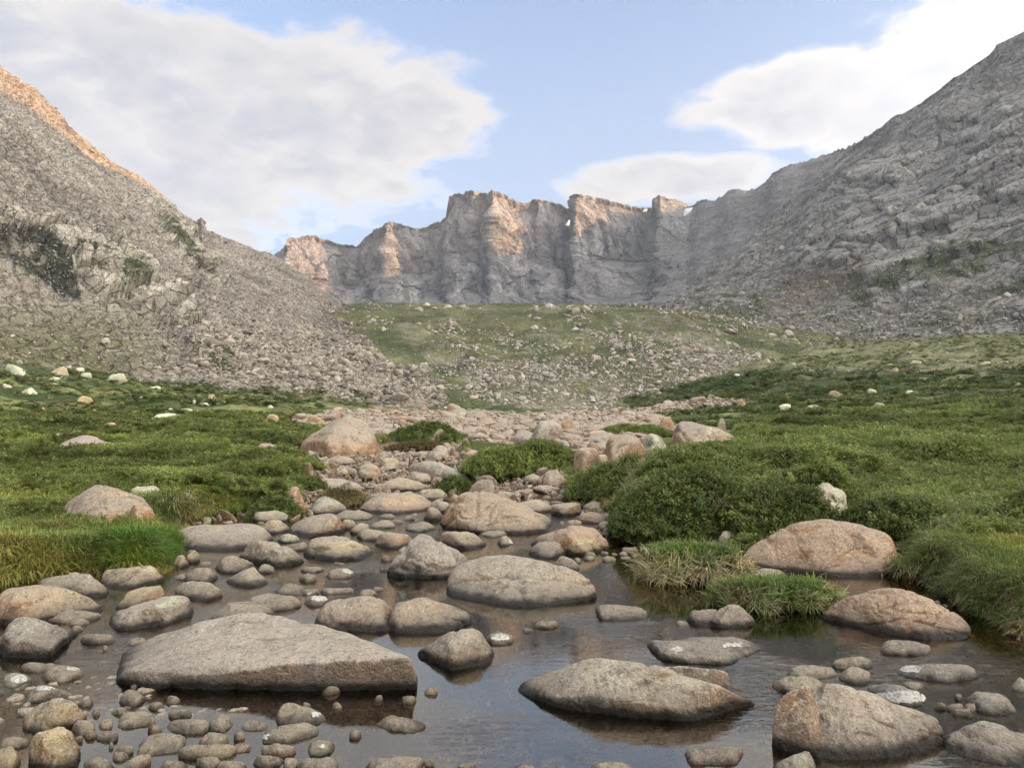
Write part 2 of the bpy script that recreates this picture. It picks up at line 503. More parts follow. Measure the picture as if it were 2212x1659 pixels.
# ---------------------------------------------------------------- water
RIFFLE = tuple(float(q) for q in at_z(1610, 1490, 0.0)[:2]) + (0.0,)
def water_material():
    m, g = new_mat('stream_water')
    geo = g.n('ShaderNodeNewGeometry'); pos = geo.outputs['Position']
    big = g.noise(pos, 0.55, 2.0, 0.5)
    px, py, pz = g.sep(pos)
    strength = g.math('ADD', g.math('MULTIPLY', g.ss(big, 0.50, 0.66), 0.75), 0.07)
    strength = g.math('ADD', strength, g.math('MULTIPLY', g.ss(py, 7.5, 10.5), 0.5))
    dx_ = g.vmath('DISTANCE', g.vmath('MULTIPLY', pos, (1, 1, 0)), RIFFLE, out=1)
    strength = g.math('ADD', strength, g.math('MULTIPLY', g.math('SUBTRACT', 1.0, g.ss(dx_, 0.15, 0.75)), 1.3))
    rip = g.noise(g.vmath('MULTIPLY', pos, (1.0, 2.4, 1.0)), 11.0, 3.0, 0.6, 0.6)
    rip2 = g.noise(g.vmath('MULTIPLY', pos, (1.0, 1.8, 1.0)), 2.2, 2.0, 0.5)
    h = g.math('ADD', g.math('MULTIPLY', rip, 0.55), g.math('MULTIPLY', rip2, 0.6))
    nb = g.n('ShaderNodeBump'); g.put(nb.inputs['Strength'], strength); nb.inputs['Distance'].default_value = 0.012
    g.put(nb.inputs['Height'], h)
    gl = g.n('ShaderNodeBsdfGlossy'); gl.inputs['Roughness'].default_value = 0.015; g.put(gl.inputs['Normal'], nb.outputs[0])
    gl.inputs['Color'].default_value = rgb(0.97, 0.94, 0.86)
    tr = g.n('ShaderNodeBsdfTransparent'); tr.inputs['Color'].default_value = rgb(0.80, 0.62, 0.40)
    fr = g.n('ShaderNodeFresnel'); fr.inputs['IOR'].default_value = 1.33; g.put(fr.inputs['Normal'], nb.outputs[0])
    f = g.math('ADD', g.math('MULTIPLY', fr.outputs[0], 0.85), 0.19, clamp=True)
    mxs = g.n('ShaderNodeMixShader'); g.put(mxs.inputs[0], f); g.put(mxs.inputs[1], tr.outputs[0]); g.put(mxs.inputs[2], gl.outputs[0])
    o = g.n('ShaderNodeOutputMaterial'); g.put(o.inputs[0], mxs.outputs[0])
    return m
M_WATER = water_material()
def build_water():
    xs = np.linspace(-12, 12, 49)
    ys = np.concatenate([[-8, -3, 0], np.linspace(1.5, 44, 60)])
    Yg, Xg = np.meshgrid(ys, xs, indexing='ij')
    Zg = zwater(Yg)
    me = mesh_from('stream_water', np.stack([Xg, Yg, Zg], -1), grid_faces(len(ys), len(xs)), [M_WATER])
    o = link('stream_water', me)
    tag(o, kind='structure', label='clear brown mountain stream widening into a still pool')
build_water()

# ---------------------------------------------------------------- mountains
def ctrl(pts):
    """control points (u, v, Y) or (u, (x, y, z)) -> arrays of u and positions"""
    us, ps = [], []
    for p in pts:
        us.append(p[0])
        ps.append(np.array(p[1], float) if len(p) == 2 else at_y(p[0], p[1], p[2]))
    return np.array(us, float), np.array(ps)
def resample(pts, uu):
    us, ps = ctrl(pts)
    return np.stack([np.interp(uu, us, ps[:, k]) for k in range(3)], -1)

def sheet(base, crest, uu, nrow, prof=1.0, power=1.5, back=120.0, toward=None):
    """a mountain face: rows from the base line to the crest, then down the far side"""
    B, C = resample(base, uu), resample(crest, uu)
    s = np.linspace(0, 1, nrow); t = s ** power
    P = B[None] * (1 - t[:, None, None]) + C[None] * t[:, None, None]
    dz = (C - B)[:, 2]
    P[:, :, 2] = B[None, :, 2] + dz[None] * (t[:, None] ** prof)
    return P, s, t, B, C
def add_back(P, uu, dist, drop):
    """far side of the ridge"""
    top = P[-1]; out = top[:, :2] / (np.linalg.norm(top[:, :2], axis=1, keepdims=True) + 1e-9)
    rows = []
    for k in (0.02, 0.15, 1.0):
        q = top.copy(); q[:, :2] += out * dist * k; q[:, 2] -= drop * k
        rows.append(q[None])
    return np.concatenate([P] + rows, 0)

# ---- left talus slope
def build_left():
    crest = [(-900, -500, 300), (-500, -190, 330), (-200, 20, 360), (0, 143, 390), (60, 192, 400), (130, 262, 420), (200, 318, 440), (260, 362, 455), (320, 402, 470),
             (345, 418, 476), (400, 462, 486), (430, 478, 490), (437, 468, 491), (442, 492, 492), (510, 520, 500), (590, 552, 505), (640, 586, 480), (700, 632, 420), (745, 660, 365),
             (780, 697, 310), (800, 728, 275), (815, 757, 255), (850, 785, 225), (900, 802, 200), (915, 826, 188), (935, 855, 172), (955, 884, 158)]
    base = [(-900, 640, 105), (-500, 700, 105), (-200, 745, 110), (0, 782, 114), (100, 803, 117), (250, 820, 120), (470, 836, 124), (600, 852, 128), (700, 878, 134), (800, 892, 142), (955, 892, 150)]
    uu = np.concatenate([np.linspace(-900, -160, 60)[:-1], np.linspace(-160, 955, 520)])
    P, s, t, B, C = sheet(base, crest, uu, 300, 1.0, 1.45)
    n = grid_normals(P)
    u, v = proj(P)
    # cliff outcrops
    cl = np.maximum.reduce([in_poly(u, v, [(-60, 470), (120, 480), (250, 520), (330, 600), (420, 700), (470, 790), (430, 800), (330, 700), (250, 690), (170, 650), (90, 600), (-60, 560)]).astype(float),
                            in_poly(u, v, [(300, 425), (350, 440), (440, 560), (500, 610), (470, 620), (380, 550), (310, 480)]).astype(float)])
    for _ in range(6):
        cl = (np.roll(cl, 3, 0) + np.roll(cl, -3, 0) + np.roll(cl, 3, 1) + np.roll(cl, -3, 1) + 2 * cl) / 6
    D = 4.0 * fbm(P / 45, 3, 41) + 1.5 * fbm(P / 13, 3, 42)
    Q = P + 2.5 * np.stack([vnoise(P / 6, 1), vnoise(P / 6, 2), vnoise(P / 6, 3)], -1)
    f1, f2, cid = worley(Q / 4.2, 43); D += (cid - 0.4) * 1.3 * sstep(f2 - f1, 0, 0.25)
    f1b, f2b, cidb = worley(Q / 2.0, 44); D += (cidb - 0.4) * 1.1 * sstep(f2b - f1b, 0, 0.3)
    # cliffs: big dipping slabs with ledges
    R = P @ np.array([[0.86, 0.0, 0.5], [0, 1, 0], [-0.5, 0, 0.86]])
    R = R + 4 * np.stack([fbm(P / 14, 2, 5), fbm(P / 14, 2, 6), fbm(P / 14, 2, 7)], -1)
    g1, g2, gid = worley(R / np.array([7, 12, 12.]), 45)
    D += cl * ((gid - 0.2) * 8.0 * sstep(g2 - g1, 0, 0.12) + 1.5) * (1 - .7 * sstep(s, .75, .95))[:, None]
    fade = np.minimum(1, np.minimum(s * 12, 1))[:, None]
    cf = np.ones_like(D); cf[-1] = 0.35; cf[-2] = .6
    P = P + n * (D * fade * cf)[..., None] * np.where(n[..., 2:3] > 0, 1, -1)
    u, v = proj(P)
    c = np.empty(P.shape); c[:] = (0.34, 0.305, 0.258)
    c *= (1 + 0.30 * fbm(P / 55, 4, 57) + 0.22 * fbm(P / 20, 3, 50) + 0.25 * (cid - 0.5) + 0.35 * (cidb - 0.5))[..., None]
    c *= (1 - 0.55 * (1 - sstep(f2b - f1b, 0, 0.16)))[..., None]  # crevice shade between blocks painted into the colour
    pale = np.array((0.50, 0.46, 0.38)); c = c * (1 - 0.9 * cl[..., None]) + pale * (0.8 + 0.4 * gid[..., None]) * 0.9 * cl[..., None]
    c *= (1 - 0.6 * cl * (1 - sstep(g2 - g1, 0, 0.10)))[..., None]  # slab joints darkened in colour for their shade
    def put(mk, colr):
        mk = np.clip(mk, 0, 1)[..., None]; c[:] = c * (1 - mk) + np.array(colr) * mk
    nz = fbm(P / 6, 4, 51); nz2 = fbm(P / 18, 4, 52)
    low = sstep(v, 600, 760) * (1 - sstep(u, 230, 420))
    put(low * sstep(nz2 + nz * 0.5, -0.45, 0.05) * 0.85, (0.17, 0.17, 0.085))
    green = np.maximum.reduce([in_poly(u, v, q).astype(float) for q in (
        [(160, 510), (200, 520), (310, 560), (340, 600), (290, 610), (200, 575)], [(-20, 500), (120, 500), (160, 570), (170, 620), (100, 610), (20, 560), (-20, 540)],
        [(290, 645), (360, 660), (380, 700), (330, 690)], [(440, 700), (540, 790), (600, 845), (470, 800), (430, 740)], [(340, 460), (380, 470), (450, 560), (430, 570)],
        [(560, 815), (700, 870), (800, 880), (880, 888), (700, 884), (600, 860)], [(730, 835), (850, 850), (930, 880), (820, 886)])])
    put(green * sstep(nz, -0.45, 0.0) * 0.92, (0.062, 0.078, 0.032))
    wet = in_poly(u + 6 * nz, v + 6 * nz2, [(-20, 480), (100, 488), (150, 530), (175, 650), (130, 640), (60, 580), (-20, 530)]).astype(float)
    streak = sstep(fbm(np.stack([P[..., 0] / 1.5, P[..., 1] / 3, P[..., 2] / 25], -1), 3, 53), -0.6, 0.0)
    put(wet * streak * 0.92, (0.038, 0.040, 0.034))
    put(cl * sstep(fbm(np.stack([P[..., 0] / 2.5, P[..., 1] / 4, P[..., 2] / 40], -1), 3, 54), 0.25, 0.6) * 0.6, (0.10, 0.095, 0.09))
    P = add_back(P, uu, 250, 160); c = np.concatenate([c, c[-1:], c[-1:], c[-1:]], 0)
    me = mesh_from('left_mountain', P, grid_faces(P.shape[0], P.shape[1]), [M_TALUS], False, c)
    o = link('left_mountain', me); tag(o, kind='structure', label='steep talus mountainside with cliff bands on the left, sunlit along its crest')
    return P, n, u, v
LEFT_P, LEFT_N, LEFT_U, LEFT_V = build_left()

# ---- cirque wall far behind
def build_back():
    sky_l = [(380, 640), (560, 575), (590, 552), (603, 545), (615, 531), (622, 515), (640, 514), (662, 509), (680, 511), (702, 518), (725, 524), (745, 530), (770, 532), (780, 524), (790, 512), (800, 508),
             (806, 498), (822, 492), (835, 481), (852, 479), (862, 484), (880, 489), (895, 494), (912, 491), (925, 489), (938, 482), (950, 480), (963, 470), (966, 445), (970, 426), (985, 418), (998, 420),
             (1008, 415), (1022, 413), (1040, 417), (1053, 419), (1062, 411), (1072, 412), (1088, 419), (1112, 433), (1133, 441), (1142, 438), (1150, 432), (1163, 430), (1180, 434), (1205, 441), (1225, 450),
             (1231, 448), (1235, 424), (1243, 418), (1255, 421), (1272, 424), (1300, 430), (1330, 437), (1352, 443), (1372, 449), (1388, 449), (1402, 452), (1414, 444), (1419, 425), (1426, 422), (1440, 427),
             (1462, 432), (1481, 438), (1490, 446), (1500, 443), (1505, 437), (1520, 432), (1545, 433), (1560, 424), (1572, 413), (1590, 409), (1612, 412), (1628, 410), (1645, 400), (1660, 388), (1672, 372),
             (1690, 362), (1712, 354), (1738, 352), (1755, 344), (1775, 338), (1795, 331), (1812, 322), (1825, 323), (1850, 308), (1900, 280), (2000, 250), (2100, 240)]
    dk = [380, 590, 615, 770, 800, 835, 910, 962, 966, 1022, 1028, 1052, 1056, 1150, 1160, 1225, 1232, 1238, 1290, 1400, 1412, 1420, 1490, 1560, 1600, 1700, 1830, 2100]
    dv = [1500, 1480, 1390, 1500, 1500, 1400, 1500, 1480, 1440, 1405, 1435, 1425, 1350, 1440, 1430, 1455, 1480, 1370, 1440, 1500, 1480, 1415, 1450, 1350, 1270, 1120, 960, 760]
    crest = [(a, b, float(np.interp(a, dk, dv))) for a, b in sky_l]
    bk = [(380, 700, 1100), (600, 700, 1130), (900, 690, 1160), (1100, 690, 1160), (1200, 690, 1100), (1350, 690, 960), (1450, 690, 820), (1600, 690, 700), (1800, 690, 560), (2100, 690, 480)]
    uu = np.linspace(440, 2100, 900)
    P, s, t, B, C = sheet(bk, crest, uu, 250, 1.0, 1.0)
    u0 = uu[None, :] * np.ones((250, 1))
    # cliff profile: steep upper wall above a bench, slabby apron below (only the left two thirds; the right is scree)
    scree = sstep(u0, 1150, 1520) * np.ones_like(P[..., 0])
    cliff = 1 - sstep(u0, 1300, 1640)
    sv = s[:, None]
    prof_c = np.interp(s, [0, 0.25, 0.48, 0.52, 0.62, 1.0], [0, 0.42, 0.66, 0.72, 0.88, 1.0])[:, None]
    hor_c = prof_c; ver_c = np.interp(s, [0, 0.25, 0.48, 0.53, 0.62, 1.0], [0, 0.22, 0.44, 0.47, 0.56, 1.0])[:, None]
    hor = hor_c * cliff + sv * (1 - cliff); ver = ver_c * cliff + sv * (1 - cliff)
    base_d = np.interp(uu, [p[0] for p in bk], [p[2] for p in bk])
    P[..., :2] = B[None, :, :2] * (1 - hor[..., None]) + C[None, :, :2] * hor[..., None]
    P[..., 2] = B[None, :, 2] + (C - B)[None, :, 2] * ver
    n = grid_normals(P); n = np.where(n[..., 1:2] > 0, -n, n)
    up = sstep(s, 0.5, 0.7)[:, None] * cliff
    x, y, z = P[..., 0], P[..., 1], P[..., 2]
    # vertical ribs and gullies
    wob = 12 * fbm(P / 70, 3, 61)
    rib = ridged(np.stack([(x + wob) / 38, y / 300, (z) / 190], -1), 4, 62)
    rib2 = ridged(np.stack([(x + wob + 0.25 * z) / 13, y / 120, z / 60], -1), 3, 63)
    dia = ridged(np.stack([(x + 0.8 * z + wob) / 60, y / 300, (z - 0.5 * x) / 130], -1), 3, 64)
    D = cliff * (rib * 11 * (0.3 + 0.7 * up) + rib2 * 5.5 + dia * 7) + (1 - cliff) * (6 * fbm(P / 60, 4, 65) + 2.5 * fbm(P / 15, 3, 66))
    f1, f2, cid = worley((P + 10 * np.stack([fbm(P / 30, 2, 7), fbm(P / 30, 2, 8), fbm(P / 30, 2, 9)], -1)) / np.array([14, 30, 26.]), 67)
    D += cliff * ((cid - 0.3) * 7 * sstep(f2 - f1, 0, 0.2))
    q1, q2, qid = worley((P + 8 * np.stack([fbm(P / 22, 2, 17), fbm(P / 22, 2, 18), fbm(P / 22, 2, 19)], -1)) / np.array([34, 60, 95.]), 68)
    D += cliff * ((qid - 0.5) * 17 * sstep(q2 - q1, 0, 0.06))
    fade = np.minimum(1, sv * 10) * np.where(sv > 0.995, 0.25, 1)
    topf = sstep(sv, .80, .97)
    D = D * (1 - .45 * topf) - 14 * topf * cliff
    n = n * np.array([1, 1, 0]) * cliff[..., None] + n * (1 - cliff[..., None])
    P = P + n * (D * fade)[..., None]
    # keep the skyline where it is, with small teeth
    P[-1] = C + np.stack([x[-1] * 0, x[-1] * 0, 2.5 * vnoise(C / 7, 3) + 1.5 * vnoise(C / 3, 4)], -1)
    u, v = proj(P)
    c = np.empty(P.shape); c[:] = (0.275, 0.262, 0.252)
    c *= (1 + 0.22 * fbm(P / 30, 4, 70) + 0.22 * (cid - 0.5) * cliff)[..., None]
    crack = cliff * (1 - sstep(q2 - q1, 0.0, 0.05)) * 0.4 + cliff * (1 - sstep(f2 - f1, 0.0, 0.08)) * 0.35 + cliff * (1 - sstep(rib2, 0.10, 0.45)) * 0.42 + cliff * (1 - sstep(dia, 0.0, 0.3)) * 0.2  # painted shade in cracks and gullies
    c *= np.clip(1 - crack, .3, 1)[..., None]
    sc = (1 - cliff)[..., None]
    c = c * (1 - sc) + sc * np.array((0.255, 0.243, 0.230)) * (1 + 0.35 * fbm(P @ np.array([[.8, 0, .6], [0, 1, 0], [-.6, 0, .8]]) / np.array([40, 40, 6.]), 4, 71))[..., None]
    g_ = sstep(fbm(P / 40, 4, 72), 0.05, 0.5) * sstep(v, 520, 640) * sstep(u, 1280, 1500)
    c = c * (1 - 0.5 * g_[..., None]) + 0.5 * g_[..., None] * np.array((0.10, 0.115, 0.065))
    N0 = P.copy()
    Pf = add_back(P, uu, 300, 200); c = np.concatenate([c, c[-1:], c[-1:], c[-1:]], 0)
    me = mesh_from('far_mountain', Pf, grid_faces(Pf.shape[0], Pf.shape[1]), [M_WALL], False, c)
    o = link('far_mountain', me); tag(o, kind='structure', label='jagged cirque wall at the head of the valley, its towers catching orange sun')
    return N0, n, u, v
BACK_P, BACK_N, BACK_U, BACK_V = build_back()

# ---- right mountain
def build_right():
    crest = [(1400, 676, 560), (1430, 666, 600), (1500, 618, 640), (1560, 562, 660), (1630, 508, 680), (1700, 450, 690), (1760, 398, 690), (1828, 325, 690), (1848, 309, 685), (1880, 287, 675), (1905, 270, 668),
             (1935, 247, 660), (1950, 244, 655), (1985, 222, 645), (2030, 190, 630), (2060, 165, 620), (2070, 162, 617), (2110, 133, 605), (2135, 118, 597), (2155, 98, 590), (2185, 82, 580), (2212, 68, 570), (2300, 5, 545), (2420, -80, 510),
             (2600, (560, 400, 312)), (2900, (620, 160, 296)), (3200, (650, 15, 322)), (3600, (720, -300, 330)), (4000, (700, -900, 300))]
    base = [(1400, 690, 420), (1500, 700, 345), (1600, 730, 325), (1700, 762, 300), (1850, 760, 280), (2000, 755, 262), (2120, 750, 250), (2212, 744, 240), (2300, 738, 230), (2420, 726, 220),
            (2600, (190, 160, 20)), (2900, (200, 60, 22)), (3200, (200, -60, 22)), (3600, (210, -300, 22)), (4000, (220, -900, 22))]
    uu = np.concatenate([np.linspace(1400, 2290, 520), np.linspace(2300, 4000, 60)])
    P, s, t, B, C = sheet(base, crest, uu, 330, 1.12, 1.3)
    n = grid_normals(P); n = np.where(n[..., 2:3] < 0, -n, n)
    u, v = proj(P)
    inside = (uu[None, :] < 2290) * np.ones_like(u)
    # slab zone (upper right) and blocky scree (lower left edge)
    slab = sstep(in_poly(u, v, [(1700, 560), (1760, 470), (1900, 330), (2060, 210), (2400, 150), (2400, 600), (2150, 590), (1950, 610), (1800, 590)]) * 1.0, 0, 1)
    for _ in range(8):
        slab = (np.roll(slab, 4, 0) + np.roll(slab, -4, 0) + np.roll(slab, 4, 1) + np.roll(slab, -4, 1)) / 4
    W = P + 9 * np.stack([fbm(P / 32, 3, 5), fbm(P / 32, 3, 6), fbm(P / 32, 3, 7)], -1)
    ang = math.radians(22)
    Rm = np.array([[math.cos(ang), 0, math.sin(ang)], [0, 1, 0], [-math.sin(ang), 0, math.cos(ang)]])
    R = W @ Rm
    a1, a2, aid = worley(R / np.array([46, 46, 20.]), 81)
    b1, b2, bid = worley(R / np.array([16, 16, 7.5]), 82)
    k1, k2, kid = worley(W / 5.0, 83)
    D = 9 * fbm(P / 80, 3, 84) + slab * ((aid - 0.3) * 6 * sstep(a2 - a1, 0, 0.10) + (bid - 0.3) * 3.0 * sstep(b2 - b1, 0, 0.14)) \
        + (1 - slab * 0.8) * ((kid - 0.4) * 1.9 * sstep(k2 - k1, 0, 0.25) + 1.8 * fbm(P / 14, 3, 85) + (bid - 0.4) * 1.6 * sstep(b2 - b1, 0, 0.2))
    fade = np.minimum(1, s * 14)[:, None] * inside
    cf = np.ones_like(D); cf[-1] = 0.3
    P = P + n * (D * fade * cf)[..., None]
    u, v = proj(P)
    c = np.empty(P.shape); c[:] = (0.27, 0.255, 0.232)
    c *= (1 + 0.20 * fbm(P / 25, 4, 86) + (1 - slab) * 0.35 * (kid - 0.5))[..., None]
    sc = slab[..., None]
    c = c * (1 - sc) + sc * np.array((0.345, 0.33, 0.298)) * (1 + 0.22 * (aid - 0.5) + 0.22 * (bid - 0.5) + 0.2 * fbm(P / 9, 3, 87))[..., None]
    c *= (1 - slab * 0.55 * (1 - sstep(a2 - a1, 0, 0.05)) - slab * 0.45 * (1 - sstep(b2 - b1, 0, 0.08)))[..., None]  # slab cracks painted darker to stand for occlusion shade
    c *= (1 - (1 - slab) * 0.5 * (1 - sstep(k2 - k1, 0, 0.15)))[..., None]  # shade in the gaps of the scree, also painted
    fa = P[..., 0] * 0.82 + P[..., 2] * 0.57
    stk = fbm(np.stack([fa / 90, (P[..., 1] + 4 * fbm(P / 30, 2, 8)) / 9, fa * 0], -1), 4, 97)
    c *= (1 + (0.34 - 0.22 * slab) * stk)[..., None]
    def put(mk, colr):
        mk = np.clip(mk, 0, 1)[..., None]; c[:] = c * (1 - mk) + np.array(colr) * mk
    nz = fbm(P / 10, 4, 88)
    put((1 - sstep(b2 - b1, 0.02, 0.22)) * sstep(nz, -0.1, 0.3) * sstep(v, 380, 520) * 0.75, (0.075, 0.088, 0.045))
    put(in_poly(u + 10 * nz, v + 10 * nz, [(1440, 690), (1560, 640), (1700, 600), (1860, 590), (1980, 560), (2060, 520), (2240, 530), (2230, 640), (2060, 640), (1960, 620), (1800, 690), (1700, 700)]) * sstep(nz, -0.45, 0.1) * 0.85, (0.098, 0.112, 0.058))
    put(in_poly(u + 8 * nz, v + 8 * nz, [(1690, 600), (1760, 560), (1870, 560), (1860, 600), (1760, 660), (1690, 650)]) * 0.5, (0.165, 0.125, 0.105))
    put(in_poly(u + 8 * nz, v + 8 * nz, [(1640, 655), (1720, 625), (1850, 615), (1760, 690), (1700, 700)]) * 0.4, (0.28, 0.235, 0.20))
    put(sstep(v, 640, 720) * sstep(fbm(P / 14, 3, 90), -0.1, 0.4) * 0.6, (0.15, 0.148, 0.085))
    N0, Nn = P.copy(), n
    Pf = add_back(P, uu, 400, 250); c = np.concatenate([c, c[-1:], c[-1:], c[-1:]], 0)
    me = mesh_from('right_mountain', Pf, grid_faces(Pf.shape[0], Pf.shape[1]), [M_RIGHT], False, c)
    o = link('right_mountain', me); tag(o, kind='structure', label='grey slabby mountainside rising to the right edge, all in shade')
    return N0, Nn, u, v
RIGHT_P, RIGHT_N, RIGHT_U, RIGHT_V = build_right()

# ---- moraine hill in the middle
def build_moraine():
    crest = [(640, 662, 400), (745, 658, 395), (800, 655, 390), (900, 656, 385), (945, 654, 380), (1000, 657, 376), (1100, 656, 370), (1200, 657, 365), (1300, 661, 358), (1400, 666, 350), (1480, 672, 342), (1530, 680, 335), (1600, 690, 325), (1660, 702, 315), (1730, 718, 305), (1850, 742, 295), (1900, 750, 290)]
    base = [(640, 900, 150), (900, 898, 152), (1100, 898, 152), (1250, 894, 152), (1350, 888, 155), (1450, 868, 165), (1550, 840, 185), (1650, 808, 205), (1750, 776, 235), (1850, 752, 265), (1900, 756, 275)]
    uu = np.linspace(640, 1900, 560)
    P, s, t, B, C = sheet(base, crest, uu, 150, 1.0, 1.25)
    sv = s[:, None]
    P[-1, :, 2] += 1.6 * fbm(C / 25, 4, 96)
    # concave foot, convex brow
    P[..., 2] += (-3.0 * np.sin(sv * math.pi) + 2.0 * np.sin(sv * 2 * math.pi) * -1) * sstep(1800 - uu, 0, 500)[None]
    n = grid_normals(P); n = np.where(n[..., 2:3] < 0, -n, n)
    D = (4 * fbm(P / 40, 3, 91) + 1.6 * fbm(P / 9, 4, 92)) * (1 - .75 * sstep(sv, .8, 1.0))
    fade = np.minimum(1, sv * 8) * np.where(sv > 0.99, 0.3, 1)
    P = P + n * (D * fade)[..., None]
    u, v = proj(P)
    c = np.empty(P.shape); c[:] = (0.155, 0.158, 0.078)
    c *= (1 + 0.45 * fbm(P / 12, 5, 93))[..., None]
    def put(mk, colr):
        mk = np.clip(mk, 0, 1)[..., None]; c[:] = c * (1 - mk) + np.array(colr) * mk
    nz = fbm(P / 8, 4, 94); nz2 = fbm(P / 22, 4, 95)
    rocky = np.maximum.reduce([in_poly(u + 18 * nz, v + 12 * nz2, q).astype(float) for q in (
        [(840, 690), (900, 700), (1010, 770), (1060, 830), (960, 810), (870, 740)], [(1100, 800), (1250, 770), (1500, 760), (1640, 770), (1560, 815), (1400, 850), (1350, 885), (1080, 886), (1050, 850)],
        [(1330, 680), (1450, 680), (1560, 720), (1600, 760), (1480, 750), (1380, 710)], [(1130, 700), (1200, 710), (1250, 770), (1150, 790)])])
    put(rocky * 0.35 * sstep(nz, -0.4, 0.1), (0.36, 0.325, 0.28))
    grn = np.maximum.reduce([in_poly(u + 10 * nz, v + 8 * nz2, q).astype(float) for q in (
        [(750, 658), (840, 665), (880, 740), (1000, 840), (1150, 886), (900, 886), (850, 800), (790, 720)], [(1160, 690), (1190, 700), (1200, 780), (1140, 790)], [(1420, 740), (1560, 750), (1520, 790), (1400, 770)])])
    put(grn * 0.8 * sstep(nz2, -0.5, 0.0), (0.115, 0.14, 0.062))
    put(sstep(nz + nz2, 0.15, 0.5) * 0.7, (0.07, 0.088, 0.038))
    N0 = P.copy()
    Pf = add_back(P, uu, 300, 60); c = np.concatenate([c, c[-1:], c[-1:], c[-1:]], 0)
    me = mesh_from('moraine_hill', Pf, grid_faces(Pf.shape[0], Pf.shape[1]), [M_MORAINE], True, c)
    o = link('moraine_hill', me); tag(o, kind='structure', label='low green moraine hill strewn with pale boulders, across the valley')
    return N0, n, u, v
MOR_P, MOR_N, MOR_U, MOR_V = build_moraine()

# ---- snow patches in the notches of the wall
def snow_material():
    m, g = new_mat('old_snow'); pos = g.n('ShaderNodeNewGeometry').outputs['Position']
    f = g.noise(pos, 0.2, 3.0)
    finish(g, g.mix(f, rgb(0.62, 0.66, 0.72), rgb(0.82, 0.85, 0.88)), 0.7, bump(g, f, 0.5, 1.0)); return m
M_SNOW = snow_material()
def build_snow():
    for label, poly in (("white snow wedge in the notch right of the last rock fin", [(1476, 466), (1480, 452), (1497, 448), (1492, 458), (1480, 467)]),
                        ("thin snow strip in the deep gully left of the second tower", [(1221, 487), (1228, 476), (1232, 476), (1229, 488)]),
                        ("tiny snow patch under the rim between the two towers on the right", [(1387, 458), (1392, 452), (1399, 452), (1396, 458)])):
        P0 = np.array([[float('nan')] * 3])
        poly = np.array(poly, float)
        # find the wall where the patch lies
        cx, cy = poly.mean(0)
        dd = (BACK_U - cx) ** 2 + (BACK_V - cy) ** 2
        k = np.unravel_index(np.argmin(dd), dd.shape); Y = BACK_P[k][1]
        near = dd < 500; Ym = BACK_P[..., 1][near].min()
        ring = at_y(poly[:, 0], poly[:, 1], Ym - 3.0)
        ring2 = at_y(poly[:, 0], poly[:, 1], Ym + 9.0)
        c0 = at_y(cx, cy, Ym - 5.0)
        V = np.concatenate([[c0], ring, ring2]); m_ = len(ring)
        Fc = []
        for i in range(m_):
            j = (i + 1) % m_
            Fc.append((0, 1 + j, 1 + i, 1 + i)); Fc.append((1 + i, 1 + j, 1 + m_ + j, 1 + m_ + i))
        me = bpy.data.meshes.new('snow_patch'); me.from_pydata([tuple(p) for p in V], [], [tuple(dict.fromkeys(f)) for f in Fc]); me.materials.append(M_SNOW)
        o = link('snow_patch', me); tag(o, label, 'snow patch', 'snow patches high on the cirque wall')
build_snow()
TINT = {'g': (.335, .295, .245), 't': (.41, .325, .235), 'r': (.32, .205, .145), 'y': (.47, .37, .225), 'p': (.41, .30, .235), 'd': (.21, .185, .15), 'w': (.50, .475, .41),
        'm': (.27, .235, .19), 'v': (.185, .130, .120), 'o': (.42, .26, .155)}
